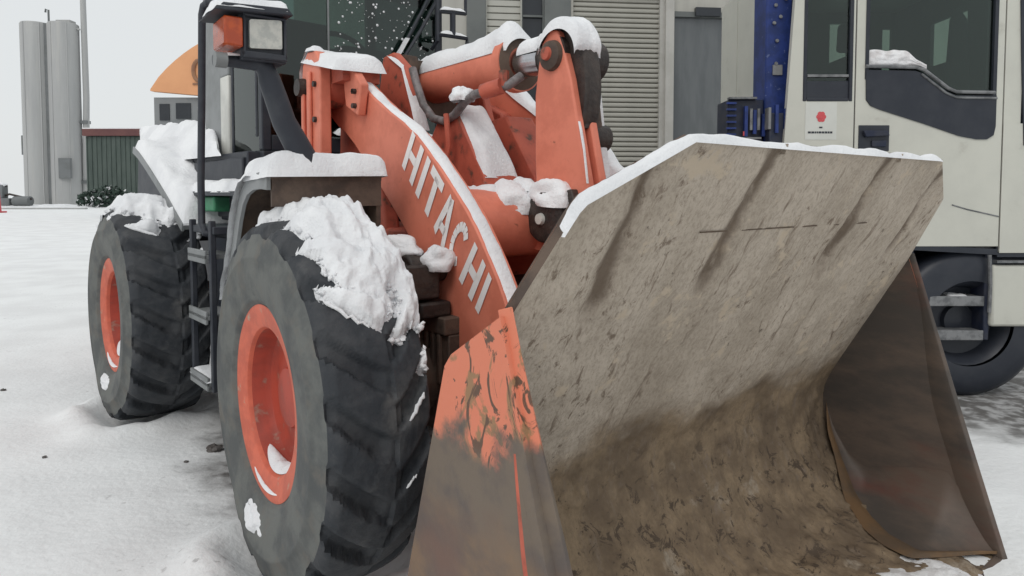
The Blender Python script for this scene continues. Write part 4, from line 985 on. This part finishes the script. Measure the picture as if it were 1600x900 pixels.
# crane column and its control block
KS = 4.62 / 5.3
class SB(MB):      # laid out at 5.3 m, set closer behind the cab
    def done(s):
        s.v = [(x * KS, y * KS, 1.42 + (z - 1.42) * KS) for x, y, z in s.v]; return s
cr = T('crane_column', SB().box(2.03, 2.24, 5.30, 5.58, .95, 4.4).done(), M['blue'], bevel=.015)
mb = SB()
for z_, x_ in ((2.92, 2.10), (2.83, 2.14), (2.78, 2.09), (2.64, 2.115), (2.46, 2.11), (2.97, 2.18), (3.05, 2.1)): mb.lathe([(-.012, .016), (-.02, .012), (-.02, .001)], c=(x_, 5.30, z_), n=8, axis='y')
T('column_bolts', mb.done(), M['step'], cr, kind='stuff')
T('column_plate', SB().box(2.085, 2.16, 5.285, 5.30, 2.37, 2.45).done(), M['step'], cr)
T('column_edge', SB().box(2.242, 2.255, 5.34, 5.56, 1.1, 4.4).done(), M['navy'], cr)
ctl = T('control_block', SB().box(1.74, 2.03, 5.32, 5.6, 1.1, 2.18).box(2.03, 2.2, 5.2, 5.29, 1.1, 2.06).done(), M['navy'], bevel=.01)
mb = SB()
for k in range(7): mb.box(1.725, 1.80, 5.29, 5.32, 1.84 + k * .05, 1.855 + k * .05)
for k in range(5): mb.box(1.86 + k * .07, 1.885 + k * .07, 5.27 - (.09 if k > 2 else 0), 5.30 - (.09 if k > 2 else 0), 1.88 + .02 * (k % 2), 2.12 - .03 * (k % 3))
T('control_levers', mb.done(), M['blue'], ctl, kind='stuff')
mb = SB()
for k in range(3): mb.box(1.90 + k * .06, 1.92 + k * .06, 5.262 - (.07 if k > 1 else 0), 5.27 , 1.93, 2.10)
mb.box(1.73, 2.0, 5.28, 5.30, 1.86, 1.875); mb.box(1.74, 1.96, 5.28, 5.34, 2.18, 2.195)
mb.box(2.13, 2.22, 5.26, 5.28, 1.96, 1.985)
T('lever_guards', mb.done(), M['step'], ctl, kind='stuff')
T('warning_label', SB().box(1.85, 1.885, 5.272, 5.28, 1.885, 1.92).done(), M['red'], ctl)

# ================================================================ GARAGE BUILDING
BA = R(6)
M['slat'] = mat('shutter_slats', (.40, .39, .345, 1), (.36, .35, .31, 1), rough=.45, scale=1.5, spec=.35)
M['siding'] = mat('siding', (.47, .465, .42, 1), (.42, .415, .37, 1), rough=.5, scale=1.5)
M['wall'] = mat('wall_panel', (.44, .43, .39, 1), (.39, .38, .345, 1), rough=.6, scale=1.2, col3=(.33, .32, .29, 1), scale3=2, lo3=.6, hi3=.8, stretch=(3, 3, .4))
M['column'] = mat('grey_column', (.155, .165, .16, 1), (.13, .14, .137, 1), rough=.45, scale=2)
M['pale_post'] = mat('pale_post', (.46, .45, .42, 1), (.40, .39, .36, 1), rough=.5, scale=3)
M['steel_door'] = mat('steel_door', (.115, .125, .13, 1), (.085, .094, .10, 1), rough=.24, scale=1.3, spec=.6, stretch=(2.5, 1, .5))
M['dark_glass'] = mat('dark_glass', (.016, .02, .026, 1), (.022, .026, .032, 1), rough=.12, scale=2, spec=.5)
bld = thing('garage_building', 'beige workshop building with a roller shutter behind the loader', 'building', (0, 10, 0), BA)
def B(name, mb, m_, parent=None, **k): return part(name, mb, m_, parent or bld, **k)
B('wall', MB().box(-3.2, 8.5, .14, .3, -.1, 5.4).box(3.354, 3.672, .03, .14, -.1, 5.4).box(3.684, 8.5, .03, .14, -.1, 5.4).box(-3.2, -.683, .03, .14, -.1, 5.4).box(2.37, 3.36, .02, .138, 4.24, 5.4), M['wall'])
B('roof', MB().box(-3.4, 8.7, -.3, 6.2, 5.4, 5.55), M['column'])
B('side_wall', MB().box(-3.2, -3.0, .3, 6, -.1, 5.4).box(8.3, 8.5, .3, 6, -.1, 5.4), M['wall'])
B('wall_column', MB().box(-.683, -.391, -.02, .14, -.1, 5.4), M['column'], bevel=.01)
B('wall_column', MB().box(.493, .895, -.03, .14, -.1, 5.4), M['column'], bevel=.01)
B('jamb', MB().box(.895, .935, -.01, .14, -.1, 5.4), M['slat'])
sh_ = B('roller_shutter', MB().box(2.293, 2.365, -.01, .14, -.1, 5.4).box(.93, 2.30, -.02, .14, 4.45, 5.4), M['pale_post'])
def slat_mesh(wd, p):
    return MB().prism([(.08, 0), (.045, .012), (.035, p * .5), (.045, p - .014), (.08, p - .004)], 0, wd).mesh('slat', M['slat'], 50)
me = slat_mesh(1.36, .076)
for k in range(60): part('slat', me, None, sh_, loc=(.935, 0, -.05 + k * .076))
sd = B('siding_panel', MB().box(-.391, -.375, .0, .14, -.1, 5.4).box(.132, .147, .0, .14, -.1, 5.4), M['siding'])
me = MB().prism([(.08, 0), (.05, .008), (.05, .088), (.08, .094)], 0, .505).mesh('slat', M['siding'], 50)
for k in range(48): part('slat', me, None, sd, loc=(-.374, 0, -.05 + k * .1))
wn = B('window', MB().box(.147, .493, .09, .11, -.1, 5.4), M['dark_glass'])
B('window_frame', MB().box(.147, .170, .04, .12, -.1, 5.4).box(.47, .493, .04, .12, -.1, 5.4).box(.17, .47, .04, .12, 4.10, 4.13).box(.17, .47, .04, .12, 2.6, 2.65), M['column'], wn)
B('post', MB().box(2.365, 2.499, -.08, .14, -.1, 5.4), M['pale_post'], bevel=.01)
dr = B('steel_door', MB().box(2.53, 3.354, .06, .11, -.05, 4.2), M['steel_door'])
B('door_frame', MB().box(2.499, 2.53, .0, .13, -.1, 4.24).box(2.499, 3.354, .0, .055, 4.16, 4.24), M['column'], dr)
B('door_rail', MB().box(2.53, 3.354, .045, .06, 1.95, 1.975), M['column'], dr)
B('door_lintel_box', MB().box(2.85, 3.25, -.05, .06, 4.17, 4.30), M['dark_glass'], dr)
B('seam_strip', MB().box(3.672, 3.684, .045, .14, -.1, 5.4), M['column'])

# ================================================================ FAR LEFT BACKGROUND
M['silo'] = mat('silo_steel', (.40, .405, .40, 1), (.35, .355, .355, 1), rough=.5, scale=.35, stretch=(2, 2, .15), col3=(.40, .40, .39, 1), scale3=.8, lo3=.5, hi3=.7)  # far colours slightly faded, haze painted into them
M['silo_dark'] = mat('silo_seam', (.17, .18, .185, 1), (.14, .15, .15, 1), rough=.6, scale=.6)
M['shed'] = mat('green_cladding', (.088, .112, .10, 1), (.068, .090, .080, 1), rough=.7, scale=.6, stretch=(3, 3, .6))
M['maroon'] = mat('maroon_fascia', (.15, .065, .06, 1), (.12, .05, .05, 1), rough=.6, scale=.7)
M['sign_orange'] = mat('orange_cladding', (.72, .36, .18, 1), (.66, .32, .16, 1), rough=.6, scale=.3)
M['far_grey'] = mat('far_grey_wall', (.22, .23, .235, 1), (.17, .18, .185, 1), rough=.7, scale=.4)
silo = thing('storage_silo', 'tall grey twin steel silo at the far left edge of the snowy yard', 'silo', (-59.9, 86, 0))
for x, r_ in ((-1.75, 1.80), (1.72, 1.78)):
    b = part('silo_shell', MB().lathe([(0, r_), (23.2, r_), (23.4, r_ - .1)], c=(x, 0, 0), n=40, axis='z', close=True), M['silo'], silo)
    mb = MB()
    for k in range(6):
        a = 2 * math.pi * k / 6 + .25; mb.box(x + r_ * math.cos(a) - .05, x + r_ * math.cos(a) + .05, r_ * math.sin(a) - .05, r_ * math.sin(a) + .05, 0, 23.3)
    part('silo_rib', mb, M['silo'], b)
part('silo_seam', MB().box(-.3, .55, -.9, .9, 0, 23.3), M['silo_dark'], silo)
part('vent_pipe', MB().tube([(-.1, 0, 23.2), (-.1, 0, 25.2), (-.45, 0, 25.3), (-.5, 0, 24.9)], .12, 8), M['silo_dark'], silo)
part('roof_hatch', MB().box(1.2, 3.0, -.6, .6, 23.3, 23.8).tube([(2.1, 0, 23.0), (3.9, 0, 22.7)], .12, 8), M['silo'], silo)
part('access_box', MB().box(1.9, 3.4, -1.95, -1.6, 3.4, 6.0), M['silo_dark'], silo); part('access_box', MB().box(-3.75, -3.4, -.6, .2, 6.5, 9.0), M['silo_dark'], silo)
mast = thing('steel_mast', 'thin pale steel mast standing beside the twin silo', 'mast', (-56.0, 86.5, 0))
part('pole', MB().tube([(-.2, 0, 0), (.25, 0, 14), (.15, 0, 31)], [.42, .38, .34], 10), M['silo'], mast)
part('bracket', MB().box(-.4, .5, -.5, .4, 10.6, 11.0).box(-.5, .5, -.5, .4, 2.8, 3.2), M['silo_dark'], mast)
shed = thing('green_shed', 'dark green shed with a maroon roof edge behind the rear tyre', 'shed', (-43.0, 72, 0))
part('wall', MB().box(-3.6, 3.1, 0, 6, -.5, 7.7), M['shed'], shed)
mb = MB()
for k in range(13): mb.box(-3.5 + k * .52, -3.44 + k * .52, -.08, 0, 1.2, 7.7)
part('cladding_rib', mb, M['shed'], shed, kind='stuff')
part('fascia', MB().box(-3.8, 2.7, -.3, 6.2, 7.75, 8.5), M['maroon'], shed)
part('shed_snow', MB().box(-3.8, 2.7, -.25, 6.2, 8.5, 8.62), M['snow'], shed)
# dark shrub heaped with snow beside the shed, leaf clumps through its volume
M['leaf'] = mat('dark_leaf', (.045, .07, .055, 1), (.03, .05, .04, 1), rough=.8, scale=3)
sh2 = thing('snowy_shrub', 'dark snow flecked shrub between the green shed and the rear tyre', 'shrub', (-40.6, 66, 0))
mb = MB(); ms_ = MB(); rs = random.Random(11)
for k in range(1500):
    a, b, r_ = rs.random() * 6.28, rs.random(), rs.random() ** .5
    x, z = 3.0 * r_ * math.cos(a), .2 + 2.2 * b * (1 - .5 * r_); y = 1.6 * r_ * math.sin(a); s_ = .10 + .16 * rs.random()
    d1 = Vector((rs.uniform(-1, 1), rs.uniform(-1, 1), rs.uniform(-1, 1))).normalized() * s_; d2 = Vector((rs.uniform(-1, 1), rs.uniform(-1, 1), rs.uniform(-1, 1))).normalized() * s_
    p = Vector((x, y, z)); tgt = ms_ if rs.random() < .12 else mb
    tgt.add([p - d1, p + d2, p + d1, p - d2], [(0, 1, 2, 3)])
part('leaves', mb, M['leaf'], sh2, smooth=0, kind='stuff'); part('snow_cover', ms_, M['snow'], sh2, smooth=0, kind='stuff')
part('stem', MB().tube([(0, 0, 0), (.1, 0, 1.2), (-.1, .1, 2.2)], [.12, .08, .03], 8).tube([(0, 0, .3), (.9, .1, 1.5)], [.07, .02], 6).tube([(0, 0, .3), (-.9, .1, 1.4)], [.07, .02], 6), M['brown'], sh2)
org = thing('orange_building', 'orange building with an arched facade rising above the snowy hood', 'building', (-19.0, 40, 0))
arc = [(-2.9, 7.75)] + [(-2.9 + 6.2 * i / 12, 7.75 + 3.6 * math.sin(math.pi / 2 * (i / 12) ** .82)) for i in range(1, 13)] + [(6, 11.2), (6, 7.1), (3.3, 7.1), (-2.9, 7.65)]
part('arched_facade', MB().prism(arc, 0, .5, axis='y'), M['sign_orange'], org)
part('wall', MB().box(-2.85, 6, .3, 8, -.3, 7.3), M['far_grey'], org)
mb = MB().box(-2.5, -1.9, .24, .3, 5.9, 6.9).box(-1.5, -.6, .24, .3, 6.0, 6.95)
part('window', mb, M['dark_glass'], org)
part('white_column', MB().box(-.1, .45, .1, .3, -.3, 6.7), M['light_panel'], org)
M['sign_brown'] = mat('sign_brown', (.30, .16, .09, 1), (.25, .13, .08, 1), rough=.6, scale=2)
mb = MB(); cc = [(.10 + .34 * math.cos(R(a)), -.05, 8.85 + .62 * math.sin(R(a))) for a in range(60, 301, 24)]
mb.tube(cc, .12, 6).box(-.3, .42, -.06, 0, 8.0, 8.12)
part('facade_letter', mb, M['sign_brown'], org)
part('facade_letter', MB().tube([(.95, -.05, 8.3), (.95, -.05, 9.3), (1.35, -.05, 9.3), (1.35, -.05, 8.4)], .10, 6), M['light_panel'], org)
# pump skid at the silo foot, pipes
pump = thing('pump_unit', 'dark pump unit with pipes at the foot of the twin silo', 'pump', (-49.8, 65, 0))
mb = MB().box(-1.5, .3, -.5, .5, .1, 1.0).box(-1.2, -.4, -.4, .4, 1.0, 2.3).lathe([(0, .5), (1.6, .5)], c=(.5, 0, .7), n=16, close=True)
part('pump_body', mb, M['silo_dark'], pump, bevel=.05)
part('pipe', MB().tube([(-2.6, 0, .5), (-1.4, 0, .9), (0, 0, 1.4), (2.2, 0, .9)], .10, 8).tube([(-1.6, 0, 2.1), (-.2, 0, 2.2)], .08, 8).tube([(-1.4, -.3, 0), (-1.4, -.3, 2.3)], .08, 6), M['grease'], pump)
lump((-.8, 0, 2.28), .5, .4, .25, 4, pump)
part('skid', MB().box(-1.8, 2.4, -.6, .6, -.05, .12), M['silo_dark'], pump)
bar = thing('red_barrier', 'red barrier post at the left edge of the yard', 'barrier', (-38.85, 49.4, 0))
part('barrier_body', MB().lathe([(0, .34), (.1, .30), (1.6, .22), (2.3, .20)], n=20, axis='z', close=True), M['red'], bar)
part('barrier_base', MB().box(-.45, .45, -.45, .45, 0, .12), M['red'], bar, bevel=.03)
# ploughed bank along the yard edge
def bank(u, v):
    x = lerp(-58, -38.5, u); y = lerp(62.5, 71, v) + 3 * (u - .5)
    return (x, y, .48 * math.sin(math.pi * v) ** .7 * (.75 + .5 * fbm(x * .6, y * .6, 2)) - .05)
part('snow_bank', MB().grid(bank, 90, 14), M['snow'], kind='structure', smooth=80)
part('yard_edge_kerb', MB().box(-60, -39.5, 60.6, 61.0, -.1, .14), M['silo'], kind='structure')

# small dark clods on the snow
M['clod'] = mat('clod', (.07, .06, .055, 1), (.14, .13, .125, 1), rough=.9, scale=30, bump=.5)
spots = [(-1.644, 3.56, .032, 'largest dark clod lying on the snow between the two near tyres'), (-3.681, 4.681, .014, 'dark clod at the left edge of the snow far from the tyres'), (-1.721, 3.40, .009, 'tiny clod in the trodden snow just before the largest clod'), (-2.507, 3.454, .010, 'small grey clod alone on the snow to the left of the near tyres'), (-1.58, 3.62, .014, 'small clod touching the largest clod')]
for x, y, r_, lb in spots:
    def fn(u, v, r_=r_, x=x):
        a, b = 2 * math.pi * u, math.pi * v; d = Vector((math.sin(b) * math.cos(a), math.sin(b) * math.sin(a), math.cos(b)))
        k = r_ * (1 + .5 * fbm(d.x * 1.6 + x, d.y * 1.6, d.z * 1.6)); return (d.x * k * 1.3, d.y * k, d.z * k * .7)
    o = part('dirt_clod', MB().grid(fn, 14, 9), M['clod'], loc=(x, y, ground_z(x, y) + r_ * .3)); tag(o, lb, 'clod', 'dark clods on the snow')
